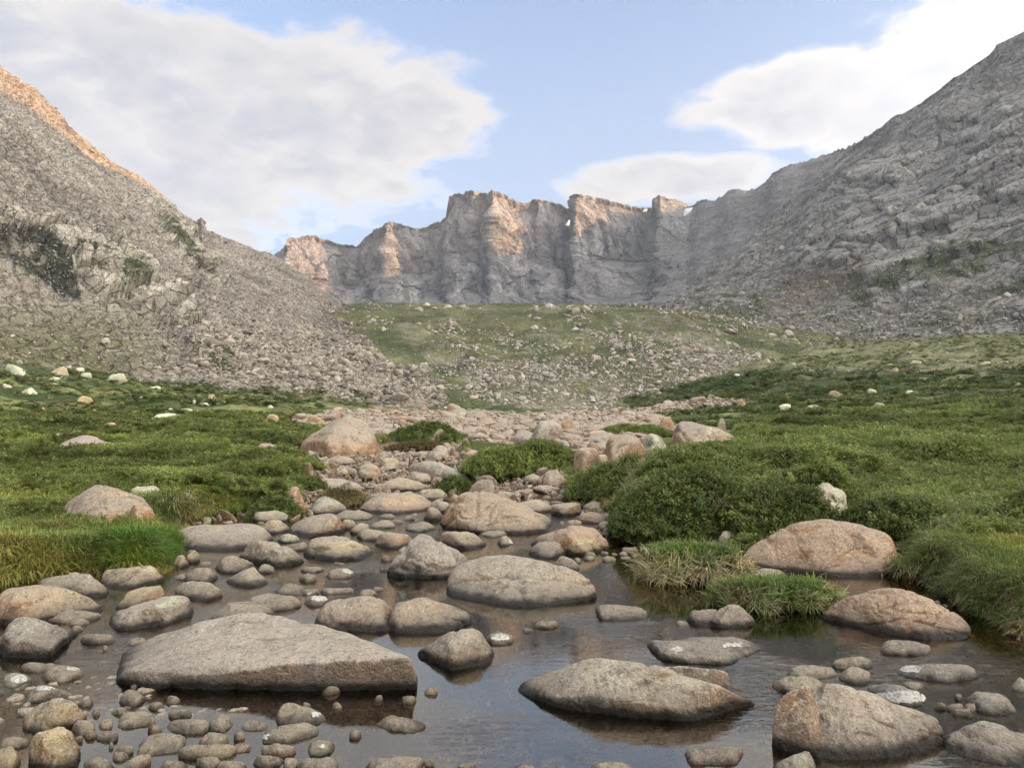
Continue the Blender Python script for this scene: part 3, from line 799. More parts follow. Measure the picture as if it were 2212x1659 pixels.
# ---------------------------------------------------------------- rock material
def rock_material(name, instanced=False, wet=True):
    m, g = new_mat(name)
    pos = g.n('ShaderNodeNewGeometry').outputs['Position']
    oi = g.n('ShaderNodeObjectInfo')
    if instanced:
        at = g.n('ShaderNodeAttribute', attribute_type='INSTANCER', attribute_name='tint')
        base = at.outputs['Color']; rust = 0.35; rnd = g.math('FRACT', g.math('MULTIPLY', g.sep(at.outputs['Vector'])[0], 97.0))
    else:
        base = oi.outputs['Color']; rust = oi.outputs['Alpha']; rnd = oi.outputs['Random']
    P = g.vmath('ADD', pos, g.comb(g.math('MULTIPLY', rnd, 37.0), g.math('MULTIPLY', rnd, 91.0), 0.0))
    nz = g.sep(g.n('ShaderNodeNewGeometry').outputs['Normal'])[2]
    big = g.noise(P, 1.6, 4.0, 0.6, 0.6)
    mid = g.noise(P, 7.0, 5.0, 0.65, 0.3)
    fine = g.noise(P, 34.0, 4.0, 0.75)
    spk = g.noise(P, 150.0, 2.0, 0.6)
    col = g.mix(1.0, base, g.comb(*[g.lin(mid, 0.3, 0.7, 0.52, 1.42)] * 3), 'MULTIPLY')
    col = g.mix(g.math('MULTIPLY', g.ss(g.noise(P, 2.4, 5.0, 0.62, 1.0), 0.5, 0.62), 0.45), col, rgb(0.21, 0.19, 0.165))
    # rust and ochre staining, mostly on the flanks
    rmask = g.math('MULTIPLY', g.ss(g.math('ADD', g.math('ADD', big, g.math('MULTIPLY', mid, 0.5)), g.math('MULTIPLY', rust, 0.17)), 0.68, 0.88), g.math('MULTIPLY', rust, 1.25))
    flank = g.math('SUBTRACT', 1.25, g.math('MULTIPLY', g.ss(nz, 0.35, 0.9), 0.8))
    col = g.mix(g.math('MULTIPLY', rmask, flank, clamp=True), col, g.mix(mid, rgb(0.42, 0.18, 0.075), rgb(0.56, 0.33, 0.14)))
    # grey weathered crust; pale tops and darker flanks also paint in overhead light
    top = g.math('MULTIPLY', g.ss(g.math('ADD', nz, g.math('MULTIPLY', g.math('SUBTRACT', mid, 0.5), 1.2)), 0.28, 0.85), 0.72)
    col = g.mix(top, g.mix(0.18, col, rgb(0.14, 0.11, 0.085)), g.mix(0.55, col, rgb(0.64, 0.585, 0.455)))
    # crystals: dark mica and pale feldspar
    col = g.mix(g.math('MULTIPLY', g.ss(fine, 0.54, 0.63), 0.56), col, rgb(0.085, 0.075, 0.065))
    col = g.mix(g.math('MULTIPLY', g.ss(g.noise(P, 48.0, 3.0, 0.75, out=0), 0.53, 0.63), 0.62), col, rgb(0.70, 0.65, 0.55))
    col = g.mix(g.math('MULTIPLY', g.ss(spk, 0.56, 0.66), 0.55), col, rgb(0.07, 0.06, 0.055))
    # lichen: black smears and pale rosettes
    blk = g.ss(g.noise(P, 3.3, 6.0, 0.72, 0.8), 0.575, 0.66)
    col = g.mix(g.math('MULTIPLY', blk, 0.62), col, rgb(0.085, 0.075, 0.062))
    vv = g.voro(g.vmath('ADD', P, g.vmath('SCALE', g.noise(P, 30.0, 2.0, out=1), scale=0.03)), 4.5, 'F1')
    ros = g.math('MULTIPLY', g.math('SUBTRACT', 1.0, g.ss(vv, 0.10, 0.15)), g.ss(g.noise(P, 2.0, 2.0), 0.52, 0.60))
    col = g.mix(g.math('MULTIPLY', ros, 0.6), col, rgb(0.50, 0.50, 0.42))
    h = g.math('ADD', g.math('ADD', g.math('MULTIPLY', big, 1.6), g.math('MULTIPLY', mid, 0.9)), g.math('MULTIPLY', fine, 0.42))
    rough = 0.88
    if wet and not instanced:
        oz = g.sep(g.n('ShaderNodeTexCoord').outputs['Object'])[2]
        edge = g.math('ADD', oz, g.math('MULTIPLY', g.math('SUBTRACT', g.noise(P, 9.0, 3.0), 0.5), 0.05))
        wetm = g.math('SUBTRACT', 1.0, g.ss(edge, 0.018, 0.060))
        silt = g.math('MULTIPLY', g.math('SUBTRACT', 1.0, g.ss(edge, 0.05, 0.14)), 0.45)
        col = g.mix(silt, col, rgb(0.12, 0.10, 0.085))
        col = g.mix(g.math('MULTIPLY', wetm, 0.94), col, rgb(0.012, 0.010, 0.008))
        rough = g.lin(wetm, 0.0, 1.0, 0.88, 0.55)
    nb = bump(g, h, 1.0, 0.06)
    finish(g, col, rough, nb, 0.3)
    return m
for _k in TINT: TINT[_k] = tuple(min(q * w_, .70) for q, w_ in zip(TINT[_k], (1.60, 1.52, 1.20)))
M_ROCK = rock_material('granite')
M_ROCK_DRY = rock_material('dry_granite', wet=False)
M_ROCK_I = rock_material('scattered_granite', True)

def far_rock_material(name):
    m, g = new_mat(name)
    pos = g.n('ShaderNodeNewGeometry').outputs['Position']
    at = g.n('ShaderNodeAttribute', attribute_type='INSTANCER', attribute_name='tint')
    a = g.noise(pos, 1.6, 4.0, 0.65)
    f = g.lin(a, 0.3, 0.7, 0.7, 1.3)
    finish(g, g.mix(1.0, at.outputs['Color'], g.comb(f, f, f), 'MULTIPLY'), 0.92, bump(g, a, 0.8, 0.5), 0.1)
    return m
M_FAR_I = far_rock_material('scree_rock')
def far_rock_obj_material():
    m, g = new_mat('boulder_rock')
    pos = g.n('ShaderNodeNewGeometry').outputs['Position']
    base = g.n('ShaderNodeObjectInfo').outputs['Color']
    a = g.noise(pos, 1.3, 4.0, 0.65); b = g.noise(pos, 0.4, 3.0, 0.6, 0.4)
    f = g.lin(a, 0.3, 0.7, 0.72, 1.28)
    col = g.mix(1.0, base, g.comb(f, f, f), 'MULTIPLY')
    col = g.mix(g.math('MULTIPLY', g.ss(b, 0.52, 0.68), 0.4), col, rgb(0.17, 0.14, 0.11))
    finish(g, col, 0.92, bump(g, a, 0.8, 0.4), 0.1)
    return m
M_FAR = far_rock_obj_material()

# ---------------------------------------------------------------- rock shapes
def ico(sub):
    bm = bmesh.new(); bmesh.ops.create_icosphere(bm, subdivisions=sub, radius=1.0)
    V = np.array([v.co[:] for v in bm.verts]); Fc = np.array([[v.index for v in f.verts] for f in bm.faces]); bm.free()
    return V / np.linalg.norm(V, axis=1, keepdims=True), Fc
ICO = {k: ico(k) for k in (2, 3, 4, 5, 6)}
def hull_planes(pts):
    bm = bmesh.new()
    for p in pts: bm.verts.new(p)
    res = bmesh.ops.convex_hull(bm, input=bm.verts, use_existing_faces=False)
    bm.normal_update(); pl = []
    c = np.mean(pts, 0)
    for f in bm.faces:
        if f.calc_area() < 1e-7: continue
        n = np.array(f.normal[:]); dd = float(n @ np.array(f.verts[0].co[:]))
        if n @ c > dd: n, dd = -n, -dd
        for q in pl:
            if n @ q[0] > 0.9995: break
        else: pl.append((n, dd))
    bm.free(); return pl
def hull_rock(pts, sub=4, p=12.0, rng=None, rough=0.03, cuts=0, crack=0.5, grow=1.03, facing=False):
    """a boulder: the rounded hull of some points, with weathered relief. returns verts, faces"""
    pts = np.array(pts, float)
    lo, hi = pts.min(0), pts.max(0); ext = np.maximum(hi - lo, 1e-3) / 2; mid = (lo + hi) / 2
    Q = (pts - mid) / ext
    pl = hull_planes(Q); c = Q.mean(0)
    Nn = np.array([q[0] for q in pl]); D = np.array([q[1] for q in pl]) - Nn @ c
    if rng is not None and cuts:
        for _ in range(cuts):
            n = rng.normal(size=3); n[2] = abs(n[2]) * 0.8; n[1] = -abs(n[1]) if facing else n[1]; n /= np.linalg.norm(n)
            s = ((Q - c) @ n).max()
            Nn = np.vstack([Nn, n]); D = np.append(D, s * rng.uniform(0.64 if sub <= 4 else 0.74, 0.92))
    D = np.maximum(D, 0.04)
    dirs, Fc = ICO[sub]
    q = np.maximum(dirs @ Nn.T / D[None], 0)
    r = 1.0 / (np.sum(q ** p, 1) ** (1.0 / p))
    V = (c + dirs * r[:, None] * grow) * ext + mid
    size = float(np.cbrt(np.prod(ext)))
    off = rng.uniform(0, 100, 3) if rng is not None else np.zeros(3)
    S = (V + off) / size
    n_ = dirs * ext[::-1].mean() / ext; n_ = dirs / ext; n_ /= np.linalg.norm(n_, axis=1, keepdims=True)
    rel = fbm(S * 1.1, 5, 21, 0.55) * rough * 1.5
    f1, f2, cid = worley(S * 0.9 + 0.25 * np.stack([vnoise(S * 2, 1), vnoise(S * 2, 2), vnoise(S * 2, 3)], -1), 22)
    rel = rel + (cid - 0.5) * rough * 1.6 * sstep(f2 - f1, 0, 0.15) - crack * rough * 1.6 * (1 - sstep(f2 - f1, 0.0, 0.07))
    if sub >= 4 and rng is not None:
        for _ in range(3 if sub > 4 else 1):
            cn = rng.normal(size=3); cn[2] *= 0.5; cn /= np.linalg.norm(cn)
            dd = np.abs(S @ cn - (S.mean(0) @ cn + rng.uniform(-.6, .6)) + 0.10 * fbm(S * 1.3, 3, 24))
            rel = rel - 0.045 * np.exp(-(dd / 0.035) ** 2) * sstep(fbm(S * .8 + 5, 2, 25), -.3, .2)
    V = V + n_ * (rel * size)[:, None]
    return V, Fc

CROP = {'A': (0, 1562, 2.765), 'B': (700, 1562, 2.765), 'C': (1400, 1562, 2.765), 'E': (2083, 1562, 2.765), 'F': (0, 1250, 2.765), 'G': (700, 1150, 2.765),
        'H': (1400, 1150, 2.765), 'I': (2083, 1250, 2.765), 'J': (0, 900, 2.765), 'K': (1883, 800, 2.212), 'L': (700, 1400, 4.424), 'M': (1100, 1300, 3.6867), 'Q': (900, 850, 2.212)}
def cr(crop, p):
    x0, y0, s = CROP[crop]
    return (x0 + p[0] / s) / 1.30334, (y0 + p[1] / s) / 1.30334

ROCK_COUNT = 0
def outline_rock(crop, label, top, front, tint, rust=0.3, back=0.38, rim=(), p=11, cuts=0, sub=None, rough=0.028, name='river_boulder', group=None, dry=False, crest=0.0, cat='boulder', cols=None, parent=None, lobes=(), topz=None, patches=()):
    """a rock from its outline: `top` runs over the silhouette from one end of the foot to the other, `front` along its foot"""
    global ROCK_COUNT
    ROCK_COUNT += 1
    rng = np.random.default_rng(1000 + ROCK_COUNT)
    allv = []
    T = [cr(crop, q) for q in top]; Fr = [cr(crop, q) for q in front]
    um = (min(q[0] for q in T) + max(q[0] for q in T)) / 2; vb = max(q[1] for q in Fr)
    g0 = ground_at(um, vb, (0.45 if um > 1010 else 0.14) if dry else 0.0)
    if g0 is None: return None
    z0, Yc = g0[2], g0[1]
    def parts_of(T, Fr, rim, T_is_main=True):
        k = Yc / F
        w = (max(q[0] for q in T) - min(q[0] for q in T)) * k
        hpx = vb - min(q[1] for q in T)
        def foot(q, far=False):
            x, y, z = ray(*q)
            Y = y * (z0 - CAM_H) / z if (z0 - CAM_H) / z > 0 else 1e3
            Y = min(max(Y, Yc - 0.15 * w), Yc + (0.7 if not far else 0.75) * w)
            x, y, z = ray(*q); t = Y / y
            return np.array([x * t, Y, z0])
        FP = [foot(q) for q in Fr]
        L, Rr = foot(T[0], True), foot(T[-1], True)
        fx = np.array([q[0] for q in FP]); fy = np.array([q[1] for q in FP]); o_ = np.argsort(fx)
        fx, fy = fx[o_], fy[o_]
        pts = [*FP, L, Rr]
        def cy(x):
            a = (x - L[0]) / (Rr[0] - L[0] + 1e-6); a = min(max(a, 0), 1)
            Y = L[1] * (1 - a) + Rr[1] * a + crest * w
            return max(Y, float(np.interp(x, fx, fy)) + 0.10 * w * math.sin(math.pi * min(max(a, .12), .88)))
        back_pts = []; ti = 0
        for q in T[1:-1]:
            x, y, z = ray(*q)
            Y = Yc + 0.2 * w
            for _ in range(4):
                Y = cy(x * Y / y)
            t = Y / y; P_ = np.array([x * t, Y, CAM_H + z * t]); P_[2] = max(P_[2], z0 + 0.02 + 0.09 * w)
            if topz is not None and T_is_main:
                P_ = at_z(q[0], q[1], z0 + topz[ti]); Y = P_[1]
            ti += 1
            pts.append(P_)
            a = (P_[0] - L[0]) / (Rr[0] - L[0] + 1e-6); kb = math.sqrt(max(0.05, 1 - (2 * a - 1) ** 2))
            Yb = Y + back * w * 0.55 * kb; zr = CAM_H + z / y * Yb
            hb = (P_[2] - z0)
            back_pts.append(np.array([x / y * Yb * 0.98 + 0.02 * P_[0], Yb, z0 + min(hb * 0.82, max(0.02, (zr - z0) * 0.93))]))
            back_pts.append(np.array([P_[0], Y + back * w * kb, z0]))
        for (rx, ry, kf) in rim:
            q = cr(crop, (rx, ry)); x, y, z = ray(*q)
            Y = Yc
            for _ in range(4):
                X = x * Y / y; yf = float(np.interp(X, fx, fy)); Y = yf * (1 - kf) + cy(X) * kf
            t = Y / y; pts.append(np.array([x * t, Y, max(CAM_H + z * t, z0 + 0.01)]))
        pts += back_pts
        A = np.array(pts); ring = A[A[:, 2] < z0 + 0.02]
        c2 = A.mean(0)
        hgt = max(A[:, 2].max() - z0, 0.03)
        for P_ in ring:
            q = c2 + (P_ - c2) * 0.93; pts.append(np.array([q[0], q[1], z0 - max(0.60 if dry else 0.10, 0.35 * hgt)]))
        return pts, w
    pts, w = parts_of(T, Fr, rim)
    wpx = (max(q[0] for q in T) - min(q[0] for q in T))
    if sub is None: sub = 5 if wpx > 200 else (4 if wpx > 55 else 3)
    p = p * 3.0; rough = rough * 2.1; cuts = cuts + 10 if cuts >= 0 else cuts + 8
    V, Fc = hull_rock(pts, sub, p, rng, rough, cuts, facing=True)
    for lt, lf in lobes:
        lp, _ = parts_of([cr(crop, q) for q in lt], [cr(crop, q) for q in lf], (), False)
        V2, F2 = hull_rock(lp, sub - 0 if sub < 5 else 5, p, rng, rough, cuts, facing=True)
        Fc = np.concatenate([Fc, F2 + len(V)]); V = np.concatenate([V, V2])
    hg = V[:, 2].max() - z0
    org = np.array([V[:, 0].mean(), V[:, 1].mean(), z0 - float(np.clip(.04 - hg * .25, 0, .04))])
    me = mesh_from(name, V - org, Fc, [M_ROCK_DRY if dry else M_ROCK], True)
    o = link(name, me, None, tuple(org))
    tc_ = TINT[tint] if isinstance(tint, str) else tint
    j = rng.uniform(0.90, 1.10)
    o.color = (tc_[0] * j, tc_[1] * j, tc_[2] * j, rust)
    tag(o, label, cat, group)
    if patches:
        A_, B2, C2 = V[Fc[:, 0]], V[Fc[:, 1]], V[Fc[:, 2]]
        fn = np.cross(B2 - A_, C2 - A_); fn /= np.linalg.norm(fn, axis=1, keepdims=True) + 1e-12
        vn = np.zeros_like(V)
        for k3 in range(3): np.add.at(vn, Fc[:, k3], fn)
        vn /= np.linalg.norm(vn, axis=1, keepdims=True) + 1e-12
        ctr = (A_ + B2 + C2) / 3; pu, pv = proj(ctr); seen = (fn * (np.array([0, 0, CAM_H]) - ctr)).sum(1) > 0
        for (qx, qy, qrx, qry, qc) in patches:
            cu, cv = cr(crop, (qx, qy)); sc_ = CROP[crop][2] * 1.30334
            nz_ = fbm(np.stack([pu / (qrx / sc_) * 1.6, pv / (qry / sc_) * 1.6, pu * 0 + qx], -1), 3, 26)
            mk = (((pu - cu) / (qrx / sc_)) ** 2 + ((pv - cv) / (qry / sc_)) ** 2 < 1 + .45 * nz_) & seen
            if mk.sum() < 2: continue
            fs = Fc[mk]
            par = {int(q): int(q) for q in np.unique(fs)}          # keep the largest connected piece
            def root_(a):
                while par[a] != a: par[a] = par[par[a]]; a = par[a]
                return a
            for f3 in fs:
                a_, b_, c_ = (root_(int(q)) for q in f3); par[b_] = a_; par[root_(c_)] = root_(a_)
            rts = np.array([root_(int(f3[0])) for f3 in fs]); vals, cnt = np.unique(rts, return_counts=True)
            fs = fs[rts == vals[cnt.argmax()]]
            ids, inv = np.unique(fs, return_inverse=True)
            Vp = V[ids] + vn[ids] * 0.0025 - org
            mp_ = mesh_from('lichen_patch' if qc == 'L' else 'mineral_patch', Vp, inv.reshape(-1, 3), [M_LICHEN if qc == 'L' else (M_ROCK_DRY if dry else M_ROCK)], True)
            po = link('lichen_patch' if qc == 'L' else 'mineral_patch', mp_, o)
            if qc != 'L': t2 = TINT[qc]; po.color = (t2[0], t2[1], t2[2], .2)
    return o

def lichen_material():
    m, g = new_mat('white_lichen'); pos = g.n('ShaderNodeNewGeometry').outputs['Position']
    f = g.noise(pos, 60.0, 4.0, .7); finish(g, g.mix(g.ss(f, .35, .6), rgb(.30, .29, .24), rgb(.62, .61, .55)), .95, bump(g, f, .8, .01), .1); return m
M_LICHEN = lichen_material()
STY = {'o': ([(0, .58), (.10, .24), (.33, .02), (.62, 0), (.88, .22), (1, .6)], [(.02, .72), (.2, .93), (.5, 1), (.8, .92), (.98, .70)], 10),
       'p': ([(0, .76), (.26, .34), (.46, .02), (.58, .04), (.80, .42), (1, .74)], [(.05, .82), (.3, .96), (.58, 1), (.85, .9)], 14),
       'f': ([(0, .55), (.13, .2), (.38, .0), (.7, .06), (.9, .25), (1, .52)], [(.02, .62), (.25, .9), (.6, 1), (.88, .82)], 12),
       'b': ([(0, .46), (.05, .14), (.28, 0), (.74, .04), (.95, .18), (1, .5)], [(.0, .78), (.2, 1), (.75, .98), (.98, .8)], 18),
       'a': ([(0, .70), (.12, .42), (.38, .10), (.66, 0), (.90, .30), (1, .64)], [(.03, .80), (.34, 1), (.7, .95), (.97, .74)], 22)}
def small_far_rock(crop, label, x0, y0, x1, y1, tint, name='meadow_boulder', lift=0.0):
    """an angular boulder half sunk in the turf"""
    global ROCK_COUNT
    ROCK_COUNT += 1; rng = np.random.default_rng(3000 + ROCK_COUNT)
    (u0, v0), (u1, v1) = cr(crop, (x0, y0)), cr(crop, (x1, y1)); g0 = ground_at((u0 + u1) / 2, v1, lift)
    if g0 is None: return
    k = g0[1] / F; w_, h_ = (u1 - u0) * k, (v1 - v0) * k
    o = link(name, SMALL_MESH[int(rng.integers(len(SMALL_MESH)))], None, (g0[0], g0[1] + .35 * w_, g0[2] - 0.12 * h_))
    o.scale = (w_ * .56, w_ * .45, h_ * 1.12); o.rotation_euler = (rng.normal(0, .10), rng.normal(0, .16), rng.choice([0, 3.14]) + rng.normal(0, .15))
    tc_ = TINT[tint]; j = rng.uniform(.9, 1.1); o.color = (tc_[0] * j, tc_[1] * j, tc_[2] * j, .2)
    tag(o, label, 'boulder'); return o
def box_rock(crop, label, x0, y0, x1, y1, tint='g', sty='o', rust=0.3, flip=None, **kw):
    rng = random.Random(int(x0 * 7 + y0 * 13))
    t, f, p = STY[sty]
    fl = rng.random() < 0.5 if flip is None else flip
    def mp(q):
        x, y = q; x = 1 - x if fl else x
        x += rng.uniform(-.03, .03); y += rng.uniform(-.04, .04)
        return (x0 + x * (x1 - x0), y0 + y * (y1 - y0))
    T = sorted([mp(q) for q in t]); Fr = sorted([mp(q) for q in f])
    return outline_rock(crop, label, T, Fr, tint, rust, p=p, **kw)

SMALL_MESH = []
for _i in range(10):
    _r = np.random.default_rng(600 + _i)
    _pt = _r.normal(size=(13, 3)); _pt /= np.linalg.norm(_pt, axis=1, keepdims=True); _pt *= _r.uniform(.75, 1.1, (13, 1))
    _V, _F = hull_rock(_pt, 3, 36, _r, .05, 7); _V = _V - _V.mean(0); _V /= np.abs(_V).max(0)
    SMALL_MESH.append(mesh_from('meadow_boulder', _V, _F, [M_FAR], True))
# ---------------------------------------------------------------- boulders in and beside the stream
R_, B_ = outline_rock, box_rock
# front left
R_('B', 'huge flat-topped granite slab, largest flat slab in the pool, with dark shaded front edge', [(-1030, 965), (-965, 760), (-700, 620), (-295, 515), (65, 452), (250, 470), (520, 540), (800, 622), (1150, 755), (1245, 800), (1300, 960)],
   [(-1030, 985), (-735, 1035), (-300, 1045), (0, 1030), (300, 1030), (900, 1040), (1298, 1050)], (.50, .43, .37), 0.3, back=0.06, crest=.36, rim=[(-900, 905, -.02), (-395, 925, -.03), (100, 872, -.06), (500, 845, -.09), (900, 808, -.10), (1230, 795, -.08)], p=26, sub=6, rough=0.012, cuts=-8, topz=[.015, .07, .15, .20, .20, .18, .165, .165, .16])
R_('A', 'broad brown and reddish boulder at the left edge, in front of the grass bank', [(-160, 520), (-60, 260), (0, 235), (150, 228), (330, 212), (520, 270), (700, 350), (815, 440)],
   [(-160, 560), (60, 572), (150, 500), (400, 452), (600, 478), (800, 448)], 't', 0.75, sub=5)
R_('A', 'grey-brown boulder against the grass, behind the broad reddish boulder at left', [(205, 225), (300, 162), (560, 124), (700, 148), (770, 205), (825, 330)], [(230, 290), (400, 330), (650, 350), (820, 335)], 'm', 0.4, sub=4)
R_('A', 'rounded tan boulder below the dark green grass tuft', [(770, 200), (830, 110), (1000, 76), (1170, 80), (1240, 140), (1290, 205)], [(780, 262), (980, 285), (1150, 245), (1283, 218)], 't', 0.45, sub=5)
R_('A', 'long yellowish boulder tilted between two tan ones near the left bank', [(868, 395), (900, 322), (1100, 262), (1250, 230), (1308, 270)], [(870, 425), (960, 438), (1100, 385), (1310, 305)], 'y', 0.6, p=14)
R_('A', 'wedge boulder with white and dark patches, pointed end to the left', [(745, 545), (850, 480), (1100, 380), (1250, 325), (1350, 303), (1450, 342), (1512, 432)], [(760, 575), (940, 590), (1090, 592), (1300, 550), (1510, 452)], (.48, .42, .35), 0.35, rim=[(1110, 400, .3), (900, 490, .3)], p=20, sub=5, patches=[(1280, 365, 110, 50, 'w'), (1190, 470, 90, 60, 'd')])
R_('A', 'dark grey flat-topped block at the left edge of the pool', [(-60, 770), (20, 640), (80, 545), (140, 507), (300, 512), (450, 545), (530, 602), (522, 665)], [(-50, 795), (200, 808), (380, 802), (450, 740), (525, 675)], (.25, .235, .205), 0.2, rim=[(30, 660, .05), (200, 650, .08), (420, 670, .05)], p=22, sub=5, crest=.25, cuts=-6)
B_('A', 'low dark flat stone just right of the dark grey block', 570, 628, 890, 712, 'd', 'f'); B_('A', 'thin wet stone level with the water, touching the big slab', 950, 655, 1145, 715, 'd', 'f')
B_('A', 'small dark stone behind the dark grey block at left', 540, 545, 660, 612, 'd', 'o'); B_('A', 'flat brown shelf stone behind the dark grey block', 300, 455, 800, 545, 'm', 'f'); B_('A', 'thin stone slab near the gravel gap at left', 520, 510, 700, 562, 'm', 'f')
B_('A', 'low dark stone behind the diamond-shaped one at left', 150, 845, 440, 935, 'd', 'f')
R_('A', 'dark diamond-shaped stone with a pale chip on top', [(250, 935), (350, 880), (480, 850), (600, 890), (682, 945)], [(270, 988), (430, 1012), (580, 992), (682, 948)], 'm', 0.1, p=20, patches=[(575, 885, 50, 17, 'L')], sub=4)
B_('A', 'small wet stone shining with white patches at the left edge', -20, 922, 248, 1038, 'w', 'o', patches=[(150, 965, 65, 32, 'L')], sub=4); B_('A', 'stone cut by the left edge below the shining stone', -60, 1050, 28, 1105, 'd', 'o')
R_('A', 'low dark stone with a pale flat crust, behind the tall yellow boulder', [(115, 1115), (200, 1050), (320, 1014), (440, 1050), (600, 1112)], [(120, 1152), (300, 1168), (450, 1152), (600, 1122)], 'd', 0.1, p=14, patches=[(340, 1040, 75, 18, 'L')])
R_('A', 'tall yellow-ochre boulder at lower left', [(180, 1310), (205, 1215), (320, 1130), (480, 1103), (570, 1160), (690, 1295)], [(180, 1380), (300, 1405), (530, 1345), (685, 1305)], 'y', 0.5, sub=5, crest=-0.05)
R_('A', 'lumpy yellow and white lichened boulder at the bottom left', [(160, 1650), (255, 1400), (400, 1338), (505, 1338), (590, 1450), (632, 1580)], [(170, 1665), (400, 1690), (610, 1660)], 'y', 0.45, sub=5, rough=.05, p=14)
B_('A', 'yellow boulder in the bottom left corner', -90, 1493, 138, 1700, 'y', 'b', 0.4, sub=4); B_('A', 'dark low stone at the left edge behind the lumpy yellow boulder', -40, 1413, 212, 1530, 'd', 'o')
R_('A', 'small dark pyramid standing in the bright water', [(900, 1142), (960, 1062), (1010, 1050), (1060, 1055), (1110, 1100), (1170, 1138)], [(930, 1180), (1050, 1205), (1165, 1142)], 'd', 0.1, p=26, cuts=2)
SM = 'small dark stones in the shallow water at lower left'
for i, (x0, y0, x1, y1, s) in enumerate([(1258, 1090, 1405, 1168, 'a'), (1130, 1164, 1284, 1218, 'f'), (578, 1118, 724, 1196, 'o'), (700, 1215, 776, 1262, 'o'), (1302, 1222, 1502, 1280, 'f'), (858, 1200, 1000, 1260, 'f'), (1000, 1015, 1070, 1050, 'o'),
        (1140, 1250, 1226, 1392, 'o'), (840, 1474, 890, 1515, 'o'), (560, 1408, 645, 1470, 'o'), (1150, 1350, 1260, 1400, 'f'), (640, 1395, 760, 1440, 'f'), (790, 700, 850, 752, 'o')]):
    B_('A', 'small dark wet stone in the shallows at lower left', x0, y0, x1, y1, 'd', s, group=SM)
B_('A', 'grey block with a flat dented top among the lower left stones', 880, 1203, 1182, 1370, 'g', 'b', 0.1); B_('A', 'tan oval stone leaning on the tall yellow boulder', 528, 1282, 750, 1412, 't', 'o', 0.4)
B_('A', 'ochre stone between the tan oval and the grey block', 738, 1272, 876, 1372, 'y', 'o', 0.5); B_('A', 'small mottled oval stone in front of the ochre stone', 720, 1368, 928, 1468, 'm', 'o')
B_('A', 'long oval brownish stone left of the dark pyramid with a wet foot', 1248, 1273, 1648, 1412, 'm', 'o', 0.35); R_('A', 'dark wet pyramid stone right of the long oval one', [(1598, 1318), (1715, 1235), (1765, 1245), (1838, 1338)], [(1630, 1385), (1720, 1402), (1835, 1342)], 'd', 0.1, p=24)
B_('A', 'greenish oval stone below the wet pyramid stone', 1533, 1384, 1780, 1512, 'm', 'o'); R_('A', 'wide dark flat boulder in the middle of the lower left stones', [(1038, 1500), (1100, 1402), (1250, 1384), (1420, 1402), (1458, 1445)], [(1055, 1570), (1200, 1602), (1380, 1545), (1455, 1475)], 'm', 0.15, sub=4, p=13)
B_('A', 'long low stone like a loaf at the lower left', 1365, 1495, 1868, 1618, 'm', 'f', 0.35, flip=False); B_('A', 'small reddish stone right of the greenish oval', 1790, 1463, 1955, 1548, 'r', 'o', 0.2); B_('A', 'tiny flat stone beside the white-spotted flat boulder', 1798, 1405, 1912, 1455, 'm', 'f')
B_('A', 'small round dark stone near the bottom, beside a leaning slab', 848, 1540, 1002, 1614, 'd', 'o'); B_('A', 'dark stone above the leaning slab near the bottom', 885, 1500, 1042, 1566, 'd', 'o')
B_('A', 'mottled boulder cut by the bottom edge, right of the lumpy yellow one', 608, 1532, 885, 1700, 'm', 'p', 0.1); R_('A', 'leaning slab with a bright tip near the bottom edge', [(950, 1680), (1010, 1600), (1110, 1540), (1170, 1535), (1172, 1600)], [(960, 1700), (1080, 1700), (1170, 1640)], 'g', 0.25, p=22)
B_('A', 'stone with a light top cut by the bottom edge, in the middle of the pile', 1215, 1598, 1465, 1720, 'g', 'o', 0.4); B_('A', 'brown stone at the bottom edge right of the light-topped one', 1460, 1578, 1720, 1690, 'm', 'f'); B_('A', 'speckled stone at the bottom edge with a wet right side', 1645, 1598, 1930, 1720, 'm', 'o')
B_('A', 'dark angular stone at the bottom below the brown rounded one', 1968, 1566, 2215, 1665, 'd', 'a'); B_('A', 'dark flat stone near the bottom of the pile, second from the angular one', 2170, 1580, 2330, 1680, 'd', 'f')
R_('B', 'mottled mound with a white lichen disc, upper end of the lower left stones', [(140, 1285), (220, 1160), (330, 1141), (450, 1182), (628, 1283)], [(150, 1335), (450, 1352), (628, 1290)], 'm', 0.3, p=14, sub=4, patches=[(525, 1245, 30, 20, 'L')])
B_('B', 'small dark stone peeping behind the mottled mound', 412, 1130, 492, 1198, 'd', 'o'); B_('B', 'tan rounded stone left of the mottled mound', -90, 1288, 168, 1385, 'm', 'o', 0.3)
R_('B', 'flat boulder with one round white spot', [(0, 1450), (100, 1372), (250, 1328), (400, 1340), (500, 1380), (548, 1385)], [(0, 1480), (300, 1497), (480, 1442), (547, 1390)], 'g', 0.1, p=16, sub=4, patches=[(120, 1412, 46, 20, 'L')])
B_('B', 'brown rounded stone in front of the white-spotted boulder', 58, 1470, 382, 1592, 'm', 'o', 0.3); R_('B', 'small diamond slab with a white spot, standing free in the water', [(412, 1535), (470, 1480), (520, 1444), (620, 1448), (725, 1500)], [(418, 1565), (500, 1597), (725, 1507)], 'd', 0.05, p=24, patches=[(566, 1490, 26, 15, 'L')])
B_('B', 'dark slab cut by the bottom edge below the diamond slab', 390, 1583, 704, 1720, 'd', 'b')
R_('B', 'pale speckled boulder rising from the bottom edge, middle left', [(870, 1680), (940, 1615), (1000, 1590), (1180, 1567), (1330, 1590), (1405, 1650)], [(880, 1700), (1100, 1740), (1400, 1700)], (.42, .375, .30), 0.45, sub=4)
